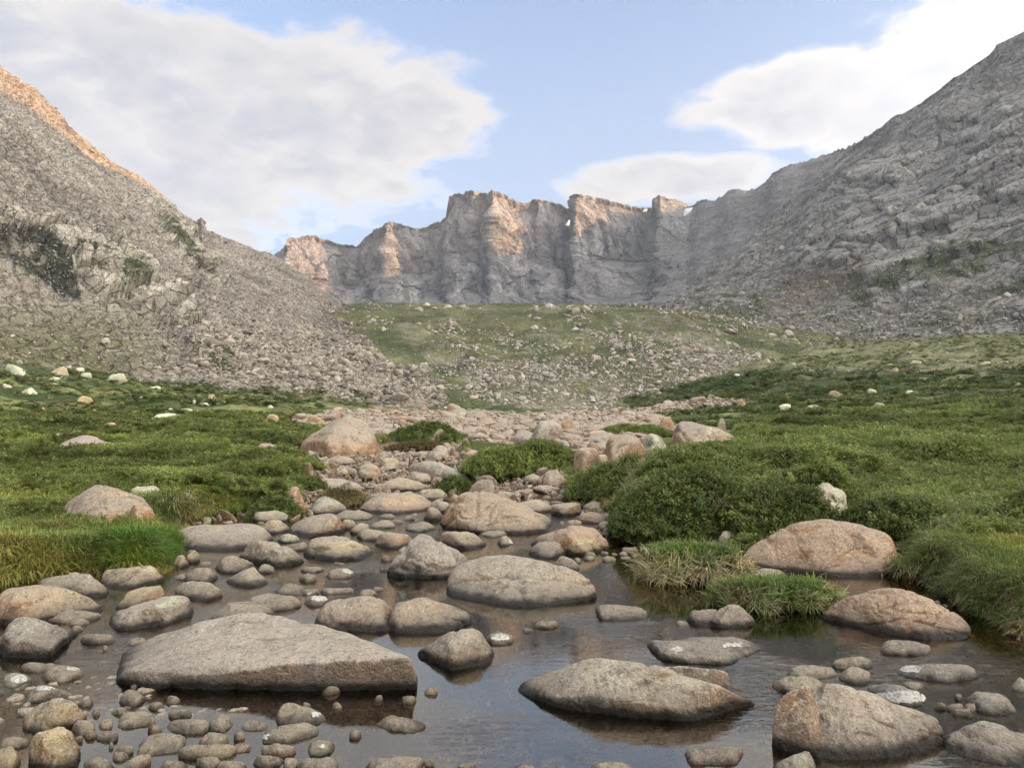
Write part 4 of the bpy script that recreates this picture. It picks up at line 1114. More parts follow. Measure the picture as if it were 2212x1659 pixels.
B_('B', 'small dark stone behind the pale speckled boulder at the bottom', 1350, 1598, 1455, 1665, 'd', 'o'); B_('B', 'dark round stone at the bottom edge, middle', 1605, 1617, 1780, 1700, 'd', 'o'); B_('B', 'tan rim of a boulder at the bottom edge, just left of centre', 2055, 1640, 2250, 1740, 'g', 'f')
R_('B', 'dark red-brown block lying in the bright water, below the big slab', [(958, 1322), (1040, 1243), (1150, 1254), (1330, 1290), (1402, 1350)], [(965, 1335), (1100, 1372), (1330, 1405), (1398, 1372)], 'v', 0.3, p=22, cuts=1)
B_('B', 'little floating flake of dark stone below the big slab', 765, 1385, 885, 1442, 'd', 'f'); B_('B', 'grey-green stone just in front of the big slab', 545, 1022, 724, 1098, 'm', 'a'); B_('B', 'small stone at the water line near the right corner of the big slab', 1183, 1098, 1315, 1175, 'd', 'o')
B_('B', 'half sunken stone in front of the big slab, middle', 980, 1090, 1060, 1148, 'd', 'o'); B_('B', 'small dark stone in the bright water right of the big slab', 1362, 1033, 1475, 1098, 'd', 'a'); B_('B', 'sunken pale flake below the big slab at left', 640, 1172, 730, 1204, 'd', 'f')
# middle
R_('B', 'long brown boulder with two humps, just behind the big slab', [(515, 530), (560, 440), (650, 342), (850, 311), (1000, 330), (1140, 380), (1200, 420)], [(512, 565), (650, 592), (1000, 602), (1200, 610)], (.40, .315, .225), 0.55, sub=5, p=10,
   lobes=[([(980, 560), (1060, 400), (1250, 352), (1450, 350), (1600, 400), (1690, 480), (1738, 518)], [(1000, 600), (1300, 632), (1530, 622), (1736, 525)])])
R_('B', 'grey pyramid boulder standing in the pool', [(1292, 782), (1500, 640), (1600, 585), (1660, 566), (1740, 576), (1820, 650), (1982, 788)], [(1300, 790), (1480, 882), (1600, 918), (1750, 882), (1980, 793)], (.37, .325, .26), 0.4, rim=[(1640, 640, .45)], p=22, sub=5)
B_('B', 'small stone with a white crust right behind the pyramid boulder', 1825, 608, 2065, 716, 'm', 'f', patches=[(1960, 640, 75, 24, 'L')], sub=4)
R_('C', 'great rounded granite boulder, the widest in the middle of the pool', [(-440, 230), (-415, 115), (-300, 42), (-60, -2), (150, -8), (350, 38), (550, 110), (700, 198), (790, 262), (834, 322)],
   [(-438, 320), (-330, 345), (-200, 372), (0, 402), (230, 422), (450, 402), (700, 372), (832, 328)], (.41, .345, .265), 0.4, p=5, sub=6, rough=0.012, back=.42, cuts=-8)
R_('G', 'speckled grey boulder with a peaked top, left of the great rounded one', [(1088, 1290), (1140, 1150), (1260, 1020), (1370, 953), (1450, 978), (1560, 1078), (1800, 1180)], [(1092, 1300), (1250, 1335), (1500, 1325), (1700, 1300)], (.36, .325, .28), 0.15, p=14, sub=5, rough=.04)
B_('G', 'small stone with a white cap between the pool boulders', 602, 1236, 838, 1336, 'm', 'o', patches=[(785, 1262, 45, 22, 'L')], sub=4); B_('G', 'little mound in the shallows left of the white-capped stone', 378, 1272, 534, 1366, 'm', 'o'); B_('G', 'flat stone under water level beside the little mound', 385, 1245, 592, 1282, 'm', 'f')
B_('G', 'dark stone under the long pale-patched boulder', 650, 1190, 765, 1228, 'd', 'o'); B_('G', 'black oval stone in the reflecting water', 1013, 1232, 1082, 1272, 'd', 'o'); B_('G', 'dark brown stone beside the speckled peaked boulder', 1010, 1145, 1125, 1200, 'v', 'o')
B_('G', 'brown stone between the white-spotted and the little mound', 182, 1358, 452, 1475, 'm', 'o'); B_('G', 'small stone with one white spot behind the hump-backed boulder', 405, 1402, 548, 1462, 'd', 'o', patches=[(475, 1438, 18, 12, 'L')], sub=4); B_('G', 'dark stone with white crust behind the hump-backed boulder', 398, 1452, 655, 1552, 'd', 'o', patches=[(560, 1480, 75, 22, 'L')], sub=4)
B_('G', 'thin flat slab at the rim of the reflecting water', 520, 1420, 824, 1452, 'm', 'f'); B_('G', 'small tan stone resting behind the hump-backed boulder', 828, 1402, 1012, 1475, 't', 'o'); B_('G', 'thin pale flake near the reflecting water', 945, 1400, 1055, 1432, 'g', 'f')
B_('G', 'mossy brown boulder with two white specks left of the big slab head', -40, 1424, 405, 1598, 'm', 'o', 0.5, flip=True); R_('A', 'rounded brown-grey boulder leaning over the head of the big slab', [(1618, 490), (1660, 400), (1800, 360), (2000, 359), (2110, 402), (2150, 470)], [(1630, 540), (1800, 560), (2140, 480)], 'm', 0.35, sub=4)
R_('A', 'dark boulder with an ochre face beside the wedge boulder', [(1325, 262), (1450, 205), (1600, 210), (1720, 262), (1742, 332)], [(1380, 310), (1600, 372), (1740, 338)], 'm', 0.65, p=18, sub=4)
R_('A', 'speckled grey boulder sloping to the left, in the narrow water', [(1685, 195), (1850, 120), (1960, 84), (2050, 150), (2108, 222)], [(1740, 242), (1900, 262), (2104, 236)], 'g', 0.15, p=14, sub=4)
R_('F', 'purple-brown slab at the left of the stream', [(1615, 985), (1680, 902), (1830, 855), (1950, 908), (2015, 965)], [(1640, 1010), (1800, 1012), (2010, 985)], 'v', 0.1, p=18)
B_('F', 'small brown stone right of the purple-brown slab', 1985, 935, 2152, 1015, 'm', 'o'); B_('F', 'pale small stone below the yellow pebbles', 1338, 1008, 1492, 1066, 'g', 'o'); B_('F', 'flat wet shelf stone by the purple-brown slab', 1400, 955, 1720, 1100, 'd', 'f')
B_('F', 'knobbly ochre stone by the left bank', 1430, 818, 1552, 930, 'y', 'b'); B_('F', 'tan stone in front of the knobbly ochre one', 1325, 845, 1474, 975, 't', 'o'); B_('F', 'round grey pebble by the long pink boulder', 1362, 812, 1434, 850, 'g', 'o'); B_('F', 'small tan pebble beside the purple-brown slab', 1545, 912, 1645, 952, 't', 'o')
R_('F', 'long smooth pinkish granite boulder at the left bank', [(1340, 760), (1365, 665), (1480, 628), (1700, 634), (1950, 616), (2060, 640), (2155, 725)], [(1345, 805), (1500, 835), (1800, 838), (1900, 800), (2150, 760)], (.43, .33, .265), 0.12, p=5, sub=5, rough=.012, cuts=-8)
R_('G', 'grey-yellow boulder with a cracked right end, below the long pinkish one', [(-108, 1115), (-35, 1040), (65, 1015), (165, 1035), (300, 1098), (425, 1195)], [(-95, 1180), (100, 1215), (250, 1243), (423, 1205)], (.42, .37, .275), 0.25, p=12, sub=5, rough=.04)
R_('G', 'dark-backed boulder with a cream and orange face, middle of the stream', [(398, 1080), (450, 1010), (600, 974), (750, 984), (850, 1030), (1025, 1132)], [(430, 1140), (480, 1162), (620, 1197), (850, 1192), (1022, 1138)], (.37, .32, .25), 0.5, p=11, sub=5, back=.3, patches=[(700, 1080, 220, 48, 'y'), (560, 1095, 80, 26, 'o')])
B_('G', 'small white stone beside the long pinkish boulder', 200, 973, 408, 1056, 'w', 'o', 0.05); B_('G', 'dark sloping rock behind the cream-faced boulder', 252, 1028, 480, 1120, 'd', 'f')
R_('G', 'red-brown boulder with a dark overhung foot', [(272, 945), (350, 870), (500, 818), (620, 808), (720, 850), (748, 935)], [(280, 975), (450, 1012), (740, 962)], (.33, .25, .20), 0.55, p=12, sub=5)
B_('G', 'tan oval boulder leaning on the pale-headed one', 615, 785, 985, 882, 'g', 'o', 0.4); B_('G', 'small pinkish stone between the leaning ovals', 705, 852, 850, 945, 'p', 'o'); B_('G', 'grey flat boulder edging the grass at left', 18, 768, 312, 895, 'g', 'b', 0.1); B_('G', 'brown stone under the grey flat boulder at the grass', 62, 868, 332, 980, 't', 'o')
R_('G', 'pale-headed blue-grey boulder with a cream flank', [(420, 815), (460, 720), (570, 674), (650, 688), (730, 740), (822, 795)], [(430, 838), (600, 825), (815, 800)], (.45, .43, .36), 0.3, p=13, sub=4)
B_('G', 'rounded grey stone in the riffle, left', 780, 880, 962, 985, 'g', 'o'); B_('G', 'long olive-grey stone in the riffle', 915, 862, 1165, 945, 'g', 'o'); B_('G', 'striped grey stone beside the orange striped one', 812, 938, 1100, 1042, 'g', 'f', 0.1); B_('G', 'orange and cream striped stone in the riffle', 968, 940, 1312, 1095, 'o', 'o', 0.55, flip=True)
B_('G', 'mottled low stone at the foot of the big orange boulder', 1180, 882, 1485, 975, 'm', 'f', 0.15); B_('G', 'small round stone in the riffle pool', 1188, 830, 1294, 876, 'g', 'o'); B_('G', 'small stone with a pale top behind the round one', 1240, 804, 1334, 848, 'g', 'o'); B_('G', 'dark stone with white chips in the riffle', 998, 822, 1158, 866, 'd', 'f'); B_('G', 'dark brown stone in the riffle, right of the long one', 1085, 862, 1205, 905, 'v', 'f')
R_('G', 'large orange-brown boulder with a steep grey peak, centre of the stream', [(1458, 915), (1540, 740), (1600, 622), (1680, 596), (1760, 625), (1900, 682), (2050, 722), (2212, 792), (2340, 850), (2398, 905)],
   [(1480, 938), (1700, 952), (1950, 990), (2212, 992), (2395, 935)], (.42, .31, .215), 0.6, p=13, sub=6, rough=.024, rim=[(1800, 800, .35), (2050, 800, .5)])
R_('G', 'brown boulder with dark and ochre mottling below the large orange one', [(1448, 975), (1480, 950), (1600, 944), (1750, 970), (1860, 1055)], [(1460, 1000), (1560, 1060), (1750, 1112), (1835, 1100)], 'm', 0.6, p=14, sub=4)
B_('G', 'small triangular stone with a white tip', 1912, 988, 2090, 1074, 'g', 'p', 0.0, patches=[(2045, 1030, 22, 20, 'L')], sub=4); B_('G', 'flat grey stone against the large orange boulder', 1798, 952, 2018, 1010, 'g', 'f')
R_('G', 'long cream and orange boulder lying across the stream', [(800, 785), (870, 718), (980, 658), (1200, 653), (1400, 664), (1500, 720)], [(830, 795), (1000, 832), (1200, 828), (1420, 795)], (.47, .37, .25), 0.75, p=11, sub=5, patches=[(1250, 745, 180, 60, 'o')])
B_('G', 'pale orange boulder behind the long cream one', 1270, 618, 1585, 720, 'y', 'o', 0.2); B_('G', 'grey block jammed left of the large orange boulder', 1395, 700, 1570, 815, 'g', 'b', 0.15); B_('G', 'dark boulder in the shade left of the large orange one', 1340, 750, 1520, 880, 'd', 'o')
R_('G', 'broad pale oval slab, grey above and orange below', [(488, 598), (570, 546), (700, 529), (830, 544), (922, 605)], [(560, 650), (700, 668), (905, 655)], (.45, .38, .30), 0.5, p=12, sub=4)
R_('G', 'tan rock wedge with a dark stripe, middle distance of the stream', [(1008, 625), (1060, 570), (1160, 524), (1300, 560), (1485, 625)], [(1020, 645), (1250, 655), (1480, 635)], 't', 0.6, p=14, sub=4)
R_('G', 'long pale slab sloping down to the right, by the small willow clump', [(1248, 455), (1270, 400), (1440, 401), (1560, 440), (1680, 500), (1788, 572)], [(1280, 485), (1450, 548), (1785, 580)], (.45, .42, .35), 0.2, p=16, sub=4)
B_('G', 'grey rounded boulder left of the long pale slab', 1200, 474, 1435, 590, 'g', 'o'); R_('G', 'blue-grey boulder with a dark cleft in the upper stream', [(822, 520), (880, 430), (960, 404), (1010, 440), (1035, 510)], [(850, 555), (920, 560), (1030, 540)], 'g', 0.35, p=15, sub=4)
B_('G', 'tan block behind the blue-grey cleft boulder', 1005, 374, 1170, 482, 't', 'b', 0.3); B_('G', 'low yellowish stone left of the blue-grey boulder', 628, 448, 822, 530, 'y', 'o', 0.1); B_('G', 'round yellow stone in the upper shallows', 462, 423, 553, 472, 'y', 'o', 0.1); B_('G', 'flat tan stone against the left grass, upper shallows', 465, 474, 572, 515, 't', 'f')
R_('G', 'dark smooth half-dome stone in front of the huge boulder', [(578, 408), (620, 374), (760, 354), (862, 390)], [(600, 432), (750, 442), (858, 424)], 'm', 0.4, p=11, sub=4)
R_('G', 'peaked pale stack of rock in the upper stream', [(1365, 405), (1410, 312), (1480, 266), (1530, 290), (1622, 370)], [(1380, 410), (1500, 415), (1605, 402)], (.45, .38, .31), 0.35, p=22, sub=4)
B_('G', 'grey-brown flat boulder left of the peaked stack', 1272, 330, 1425, 382, 'g', 'f'); B_('G', 'pinkish oval boulder beside the willow bank', 1650, 304, 1828, 395, 'p', 'o', 0.15); B_('G', 'pink flat rock under the pinkish oval', 1545, 388, 1662, 450, 'p', 'f', 0.1); B_('G', 'rusty red block sunk in the left grass', 240, 615, 462, 765, 'r', 'a', 0.6, dry=True)
R_('G', 'huge grey and brown boulder, tallest on the left side of the stream', [(378, 335), (480, 200), (600, 88), (700, 36), (800, 54), (900, 100), (990, 188), (1040, 275), (1064, 325)], [(385, 348), (550, 362), (860, 352), (950, 356), (1060, 332)], (.42, .37, .31), 0.65, p=14, sub=5, rough=.022, dry=True, back=.6, patches=[(600, 270, 190, 80, 'r'), (900, 310, 110, 34, 'o')])
R_('G', 'low grey and orange boulder at the left edge of the gravel', [(-15, 345), (10, 286), (120, 256), (200, 290), (278, 350)], [(0, 370), (150, 378), (250, 375)], (.44, .36, .28), 0.7, p=12, sub=4, dry=True)
B_('G', 'flat grey rock left of the low orange boulder', -170, 268, 25, 318, 'g', 'f', dry=True); B_('G', 'pale flat rock at the foot of the low orange boulder', -130, 320, 40, 362, 'w', 'f', dry=True)
B_('G', 'small yellow stone at the foot of the huge boulder', 1005, 332, 1110, 372, 'y', 'o', 0.3)
# right of the stream
R_('H', 'brown peaked boulder standing at the willow edge', [(292, 610), (380, 490), (440, 446), (490, 450), (540, 520), (565, 570)], [(300, 620), (400, 658), (500, 655), (560, 600)], (.37, .29, .22), 0.45, p=14, sub=4)
B_('H', 'grey oval stone left of the brown peaked boulder', 198, 498, 372, 592, 'g', 'o'); B_('H', 'dark red rugged boulder below the brown peaked one', 148, 608, 440, 712, 'r', 'a', 0.5); B_('H', 'small pinkish stone beside the dark red boulder', 438, 668, 545, 714, 'p', 'o'); B_('H', 'brown flat stone under the willow, below the peaked boulder', 458, 624, 635, 688, 'm', 'f')
B_('H', 'dark grey stone under the willow edge', 548, 684, 748, 775, 'g', 'f', 0.05); B_('H', 'wide grey boulder in the upper right channel', 118, 712, 445, 828, 'g', 'o'); B_('H', 'brown lumpy boulder next to the wide grey one', 405, 706, 665, 852, 'm', 'o', 0.4); B_('H', 'small grey stone near the willow overhang', 738, 714, 834, 782, 'g', 'o'); B_('H', 'dark flat stone under the willow overhang', 800, 728, 955, 800, 'd', 'f'); B_('H', 'pale crusted stone by the narrow channel', 640, 764, 802, 815, 'w', 'f', 0.05)
R_('H', 'dark red and grey boulder beside the bright channel', [(618, 880), (660, 810), (720, 796), (850, 810), (918, 852)], [(635, 898), (780, 908), (905, 874)], 'r', 0.35, p=16, sub=4)
B_('H', 'grey stone tucked under the willow at the channel', 760, 870, 940, 960, 'd', 'o'); B_('H', 'mottled grey stone left of the willow foot', 808, 920, 905, 1005, 'g', 'o'); B_('H', 'low boulder right of the large orange one', -60, 640, 185, 725, 'm', 'f'); B_('H', 'pale orange flat rock at the small willow clump', -190, 582, -10, 650, 'y', 'f', 0.1)
R_('H', 'angular red boulder with a flat sloping face', [(240, 1075), (300, 1010), (420, 985), (540, 968), (620, 893), (740, 908), (820, 1000), (855, 1095)], [(262, 1105), (400, 1140), (540, 1148), (700, 1140), (850, 1105)], (.44, .25, .18), 0.8, rim=[(560, 985, .15), (590, 1050, .1)], p=26, sub=5, patches=[(690, 1075, 140, 60, 'y')])
R_('H', 'purple-brown rounded boulder in front of the angular red one', [(218, 1135), (280, 1050), (400, 1020), (480, 1030), (540, 1125)], [(240, 1155), (400, 1175), (535, 1135)], (.27, .215, .185), 0.25, p=13, sub=4)
R_('H', 'pinkish grey triangular boulder behind the great rounded one', [(405, 1170), (500, 1136), (570, 1170), (684, 1255)], [(450, 1230), (600, 1275), (682, 1262)], 'm', 0.15, p=18, sub=4)
for i, (x0, y0, x1, y1, t_) in enumerate([(660, 1112, 782, 1160, 'm'), (662, 1145, 775, 1190, 'd'), (810, 1138, 935, 1205, 'g'), (942, 1104, 1028, 1150, 'g'), (880, 1114, 945, 1146, 'g'), (965, 1084, 1112, 1116, 'm'), (590, 1155, 665, 1205, 'd'), (1100, 1158, 1175, 1178, 'd'), (790, 1112, 870, 1145, 'm'), (950, 1150, 1050, 1180, 'm'), (1040, 1148, 1110, 1168, 'g')]):
    B_('H', 'small stone in the shallows between the angular red boulder and the grass island', x0, y0, x1, y1, t_, 'o', group='small stones beside the angular red boulder')
R_('H', 'tan flat-topped boulder behind the first grass island', [(1480, 1100), (1530, 1044), (1800, 1042), (1880, 1078), (1908, 1135)], [(1500, 1140), (1700, 1155), (1900, 1152)], (.37, .30, .25), 0.2, p=16, sub=4)
R_('C', 'small dark block standing alone in the pool', [(724, 440), (740, 400), (850, 384), (1080, 398), (1150, 415), (1168, 470)], [(728, 522), (850, 537), (1050, 527), (1166, 492)], (.29, .245, .195), 0.3, p=20, sub=4, cuts=0)
R_('C', 'pink two-humped stone in the pool, left hump low', [(1468, 490), (1530, 430), (1620, 418), (1720, 412), (1800, 440)], [(1500, 552), (1600, 570), (1800, 572)], (.43, .34, .275), 0.2, p=12, sub=4, lobes=[([(1640, 540), (1720, 412), (1830, 377), (1920, 400), (2000, 465), (2054, 535)], [(1660, 572), (1850, 574), (2050, 552)])])
B_('C', 'thin flake of stone touching the pink two-humped one', 1368, 514, 1512, 562, 'd', 'f'); B_('C', 'thin dark stone with floating bubbles', 284, 528, 505, 584, 'd', 'f'); B_('C', 'black pebble left of the thin dark stone', 184, 578, 292, 612, 'd', 'o')
R_('C', 'flat fish-shaped slab with white marks', [(1168, 700), (1230, 668), (1500, 678), (1700, 654), (1860, 648), (2064, 716)], [(1180, 715), (1300, 812), (1500, 842), (1800, 848), (1900, 792), (2060, 724)], (.33, .30, .255), 0.15, rim=[(1300, 770, .0), (1750, 815, .0)], p=22, sub=5, cuts=-6, topz=[.045, .06, .06, .05], patches=[(1840, 705, 80, 16, 'L'), (1400, 738, 46, 26, 'L')])
R_('C', 'large low boulder like an upturned boat, in front at centre right', [(152, 1040), (200, 980), (450, 890), (720, 808), (870, 796), (1100, 820), (1300, 875), (1550, 990), (1750, 1028), (1900, 1088), (2020, 1158)],
   [(156, 1065), (300, 1130), (450, 1185), (800, 1235), (1200, 1272), (1470, 1298), (1560, 1262), (1800, 1205), (2016, 1164)], (.43, .365, .275), 0.35, rim=[(455, 1105, -.02), (800, 1105, -.03), (1050, 1140, -.03), (1420, 1215, -.01)], p=14, sub=6, rough=.014, cuts=-7, topz=[.03, .10, .17, .20, .20, .18, .14, .11, .06],
   back=.1, lobes=[([(1150, 930), (1250, 880), (1400, 864), (1650, 880), (1800, 912), (1805, 960)], [(1200, 960), (1500, 1010), (1720, 1025), (1795, 985)])])
R_('C', 'dark brown flat block near the bottom edge, centre right', [(1418, 1600), (1440, 1560), (1500, 1530), (1650, 1514), (1920, 1524), (1975, 1572)], [(1435, 1650), (1650, 1665), (1900, 1655), (1970, 1610)], (.22, .175, .135), 0.35, p=20, sub=4, cuts=2)
B_('C', 'wide rim of a boulder just breaking the bottom edge, centre', 680, 1622, 1110, 1760, 'g', 'f', 0.3)
R_('E', 'big humped red-brown boulder with grey top, at the right bank', [(55, 905), (60, 850), (110, 805), (250, 705), (385, 622), (600, 588), (850, 576), (990, 598), (1180, 688), (1250, 850), (1280, 965)],
   [(55, 955), (400, 995), (900, 1052), (1130, 1038), (1278, 975)], (.36, .28, .215), 0.85, rim=[(1000, 720, .3)], p=13, sub=6, rough=.02) if False else None
R_('I', 'big humped red-brown boulder with grey top, at the right bank', [(52, 930), (62, 870), (110, 812), (250, 705), (385, 622), (600, 588), (850, 576), (990, 598), (1180, 688), (1250, 850), (1282, 970)],
   [(55, 958), (400, 995), (900, 1054), (1130, 1040), (1280, 980)], (.46, .27, .185), 0.95, p=8, sub=6, rough=.016, back=.3, cuts=-6)
R_('E', 'red boulder split by a dark diagonal crack, right side of the pool', [(628, 488), (740, 415), (850, 340), (960, 285), (1080, 250), (1200, 247), (1400, 290), (1600, 370), (1765, 465), (1780, 605)],
   [(630, 495), (800, 532), (1150, 612), (1500, 667), (1778, 655)], (.47, .275, .19), 0.95, p=12, sub=6, rough=.022, back=.28, cuts=-6)
R_('E', 'low ridge-backed stone in front of the cracked red boulder', [(1088, 755), (1150, 660), (1230, 654), (1350, 700), (1450, 735), (1585, 768)], [(1120, 782), (1250, 792), (1580, 772)], (.25, .215, .17), 0.2, p=20, sub=4)
B_('E', 'knobbly lichened stone in the right pool', 742, 793, 1074, 906, 'g', 'a', 0.05, rough=.06); B_('E', 'long pale stone behind the twin-lobed boulder', 360, 864, 775, 1005, 'g', 'f', 0.1, flip=False); B_('E', 'round mottled stone touching the long pale one', 764, 878, 1024, 1026, 'g', 'o', 0.1)
B_('E', 'long flat slab with a white crust at its left end', 1183, 868, 1888, 1012, (.30, .28, .25), 'f', 0.05, flip=False, patches=[(1340, 890, 80, 26, 'L')], sub=4)
R_('E', 'large twin-lobed boulder at the bottom right', [(400, 1400), (470, 1200), (600, 1030), (720, 982), (830, 990), (1000, 1060), (1300, 1150), (1480, 1282), (1560, 1380), (1610, 1475)],
   [(400, 1500), (560, 1560), (700, 1592), (1000, 1637), (1300, 1602), (1608, 1485)], (.42, .36, .285), 0.4, p=12, sub=6, rough=.016, back=.12, crest=.12, cuts=-5, lobes=[([(232, 1330), (262, 1200), (320, 1095), (420, 1030), (520, 1005), (620, 1060), (680, 1300)], [(236, 1360), (330, 1478), (500, 1535), (690, 1590)])])
B_('E', 'dark stone behind the left lobe of the twin-lobed boulder', 242, 942, 665, 1130, 'm', 'f', 0.1)
R_('E', 'flat stone plastered with white lichen, right of the twin-lobed boulder', [(978, 1052), (1080, 1040), (1200, 1058), (1450, 1108), (1534, 1168)], [(1100, 1130), (1300, 1180), (1450, 1202), (1532, 1175)], (.58, .57, .54), 0.0, p=16, sub=4, patches=[(1270, 1105, 210, 42, 'L')])
R_('E', 'round pale boulder near the right edge', [(1752, 1142), (1850, 1060), (1950, 1044), (2070, 1080), (2170, 1150), (2208, 1225)], [(1770, 1160), (1850, 1225), (2000, 1257), (2195, 1262)], (.42, .395, .33), 0.15, p=10, sub=4)
R_('E', 'dark boulder in the bottom right corner', [(1588, 1505), (1690, 1430), (1730, 1370), (1900, 1318), (2050, 1350), (2300, 1400), (2450, 1500)], [(1600, 1565), (1900, 1645), (2212, 1705), (2450, 1700)], (.33, .285, .24), 0.2, p=13, sub=5)
R_('E', 'pale speckled boulder rising from the bottom edge at right', [(210, 1690), (300, 1610), (400, 1558), (520, 1507), (590, 1540), (650, 1660)], [(220, 1730), (450, 1760), (645, 1720)], (.47, .44, .36), 0.1, p=14, sub=4)
B_('E', 'small pale stone cut by the right edge', 2110, 938, 2290, 1072, 'w', 'p', 0.05)
for (x0, y0, x1, y1) in [(1508, 1178, 1640, 1212), (1600, 1190, 1770, 1228), (1640, 1225, 1860, 1272), (1262, 990, 1460, 1062), (1670, 1104, 1742, 1138), (1740, 1168, 1850, 1230)]:
    B_('E', 'thin flake barely breaking the water right of the white-lichened stone', x0, y0, x1, y1, 'd', 'f', 0, group='thin flakes in the right shallows')
B_('E', 'flat grey stone with a white patch behind the second grass island', 10, 133, 395, 190, 'g', 'f', 0.05, patches=[(175, 150, 50, 13, 'L')], sub=4); B_('E', 'small dark stone at the right end of the second grass island', 722, 325, 800, 368, 'd', 'f')
# beyond the willows
R_('H', 'two-toned boulder, grey above and red-brown below, with a pale vein', [(1303, 262), (1330, 190), (1360, 130), (1440, 72), (1520, 58), (1700, 98), (1830, 158), (1908, 208)], [(1310, 268), (1500, 282), (1650, 282), (1720, 240), (1902, 216)], (.38, .30, .25), 0.5, p=18, sub=5, rough=.035, dry=True, back=.4, patches=[(1480, 225, 170, 45, 'r'), (1665, 165, 40, 60, 'w'), (1790, 170, 110, 16, 'w')])
R_('H', 'brown and grey boulder left of the two-toned one', [(798, 320), (840, 240), (920, 189), (1010, 189), (1100, 238), (1205, 300)], [(800, 355), (860, 378), (1000, 345), (1200, 305)], (.38, .32, .27), 0.6, p=14, sub=4, dry=True, patches=[(930, 310, 130, 50, 'r')])
B_('H', 'pale rock between the brown-grey and the two-toned boulders', 1095, 190, 1320, 292, 'w', 'p', 0.1, dry=True); B_('H', 'dark rusty flat stone at the near edge of the cobbles', 690, 262, 800, 312, 'r', 'f', 0.6, dry=True); B_('H', 'broad pinkish slab at the edge of the cobbles', 590, 305, 805, 362, 'p', 'f', 0.2, dry=True); B_('H', 'flat pinkish stone in front of the broad slab', 745, 355, 882, 402, 'p', 'f', 0.1, dry=True)
R_('H', 'large pale boulder in the middle of the cobble flat', [(258, 180), (310, 128), (420, 78), (500, 108), (515, 160)], [(270, 190), (400, 188), (510, 170)], (.45, .40, .34), 0.15, p=14, sub=4, dry=True)
B_('H', 'dark brown tilted block on the cobble flat', 498, 62, 595, 132, 'r', 'a', 0.5, dry=True); B_('H', 'orange-tan block at the right end of the cobble flat', 1253, 58, 1385, 115, 't', 'a', 0.5, dry=True); B_('H', 'small blue-grey rock behind the two-toned boulder', 1710, 76, 1780, 122, 'g', 'a', 0, dry=True)
R_('I', 'pale grey rock poking out of the willow thicket at right', [(512, 350), (560, 290), (640, 257), (682, 285), (720, 345), (790, 395), (836, 432)], [(530, 365), (650, 440), (740, 455), (832, 440)], 'w', 0.1, p=16, sub=4, dry=True, rough=.05)
B_('G', 'grey-white boulder left of the cobble flat with pink underside', 120, 38, 235, 92, 'p', 'f', .2, dry=True); R_('G', 'split brown and white rock behind the huge boulder', [(455, 80), (470, 40), (520, 55), (600, 90)], [(460, 92), (590, 100)], 'p', .4, p=20, dry=True)
B_('Q', 'rusty boulder on the cobble flat beside a small dark wedge', 462, 696, 560, 734, 'r', 'a', .6, dry=True); B_('Q', 'grey boulder on the far edge of the cobble flat', 800, 690, 935, 752, 'g', 'p', .1, dry=True)
# left meadow
R_('F', 'patchwork boulder of pink, orange and grey in the left meadow', [(438, 500), (480, 430), (560, 368), (680, 320), (870, 318), (980, 362), (1100, 402), (1195, 450)], [(450, 555), (700, 572), (900, 585), (1185, 545)], (.44, .31, .235), 0.45, p=13, sub=5, dry=True, rough=.02, patches=[(930, 470, 150, 48, 'm'), (890, 395, 120, 24, 'o'), (880, 345, 95, 20, 'm')])
B_('F', 'pale lichened rock behind the patchwork boulder', 965, 326, 1242, 400, 'w', 'b', 0.05, dry=True); B_('F', 'orange block at the right foot of the patchwork boulder', 985, 482, 1190, 582, 'o', 'b', 0.7, dry=True); B_('F', 'small orange stone at the middle foot of the patchwork boulder', 790, 520, 920, 590, 'o', 'o', 0.4, dry=True)
B_('F', 'pinkish stone in the grass right of the patchwork boulder', 1362, 376, 1520, 452, 'p', 'o', 0.2, dry=True); B_('F', 'yellowish stone in the grass above the dark green tuft', 868, 670, 1095, 765, 'y', 'o', 0.1, dry=True); B_('F', 'low dark stone in the grass left of the pinkish one', 1190, 405, 1280, 450, 'm', 'f', dry=True)
R_('J', 'wide pale and pinkish boulder lying in the left meadow', [(335, 1005), (420, 950), (560, 915), (680, 912), (760, 938), (880, 955), (918, 998)], [(345, 1018), (600, 1025), (915, 1012)], (.47, .40, .33), 0.35, p=13, sub=4, dry=True)
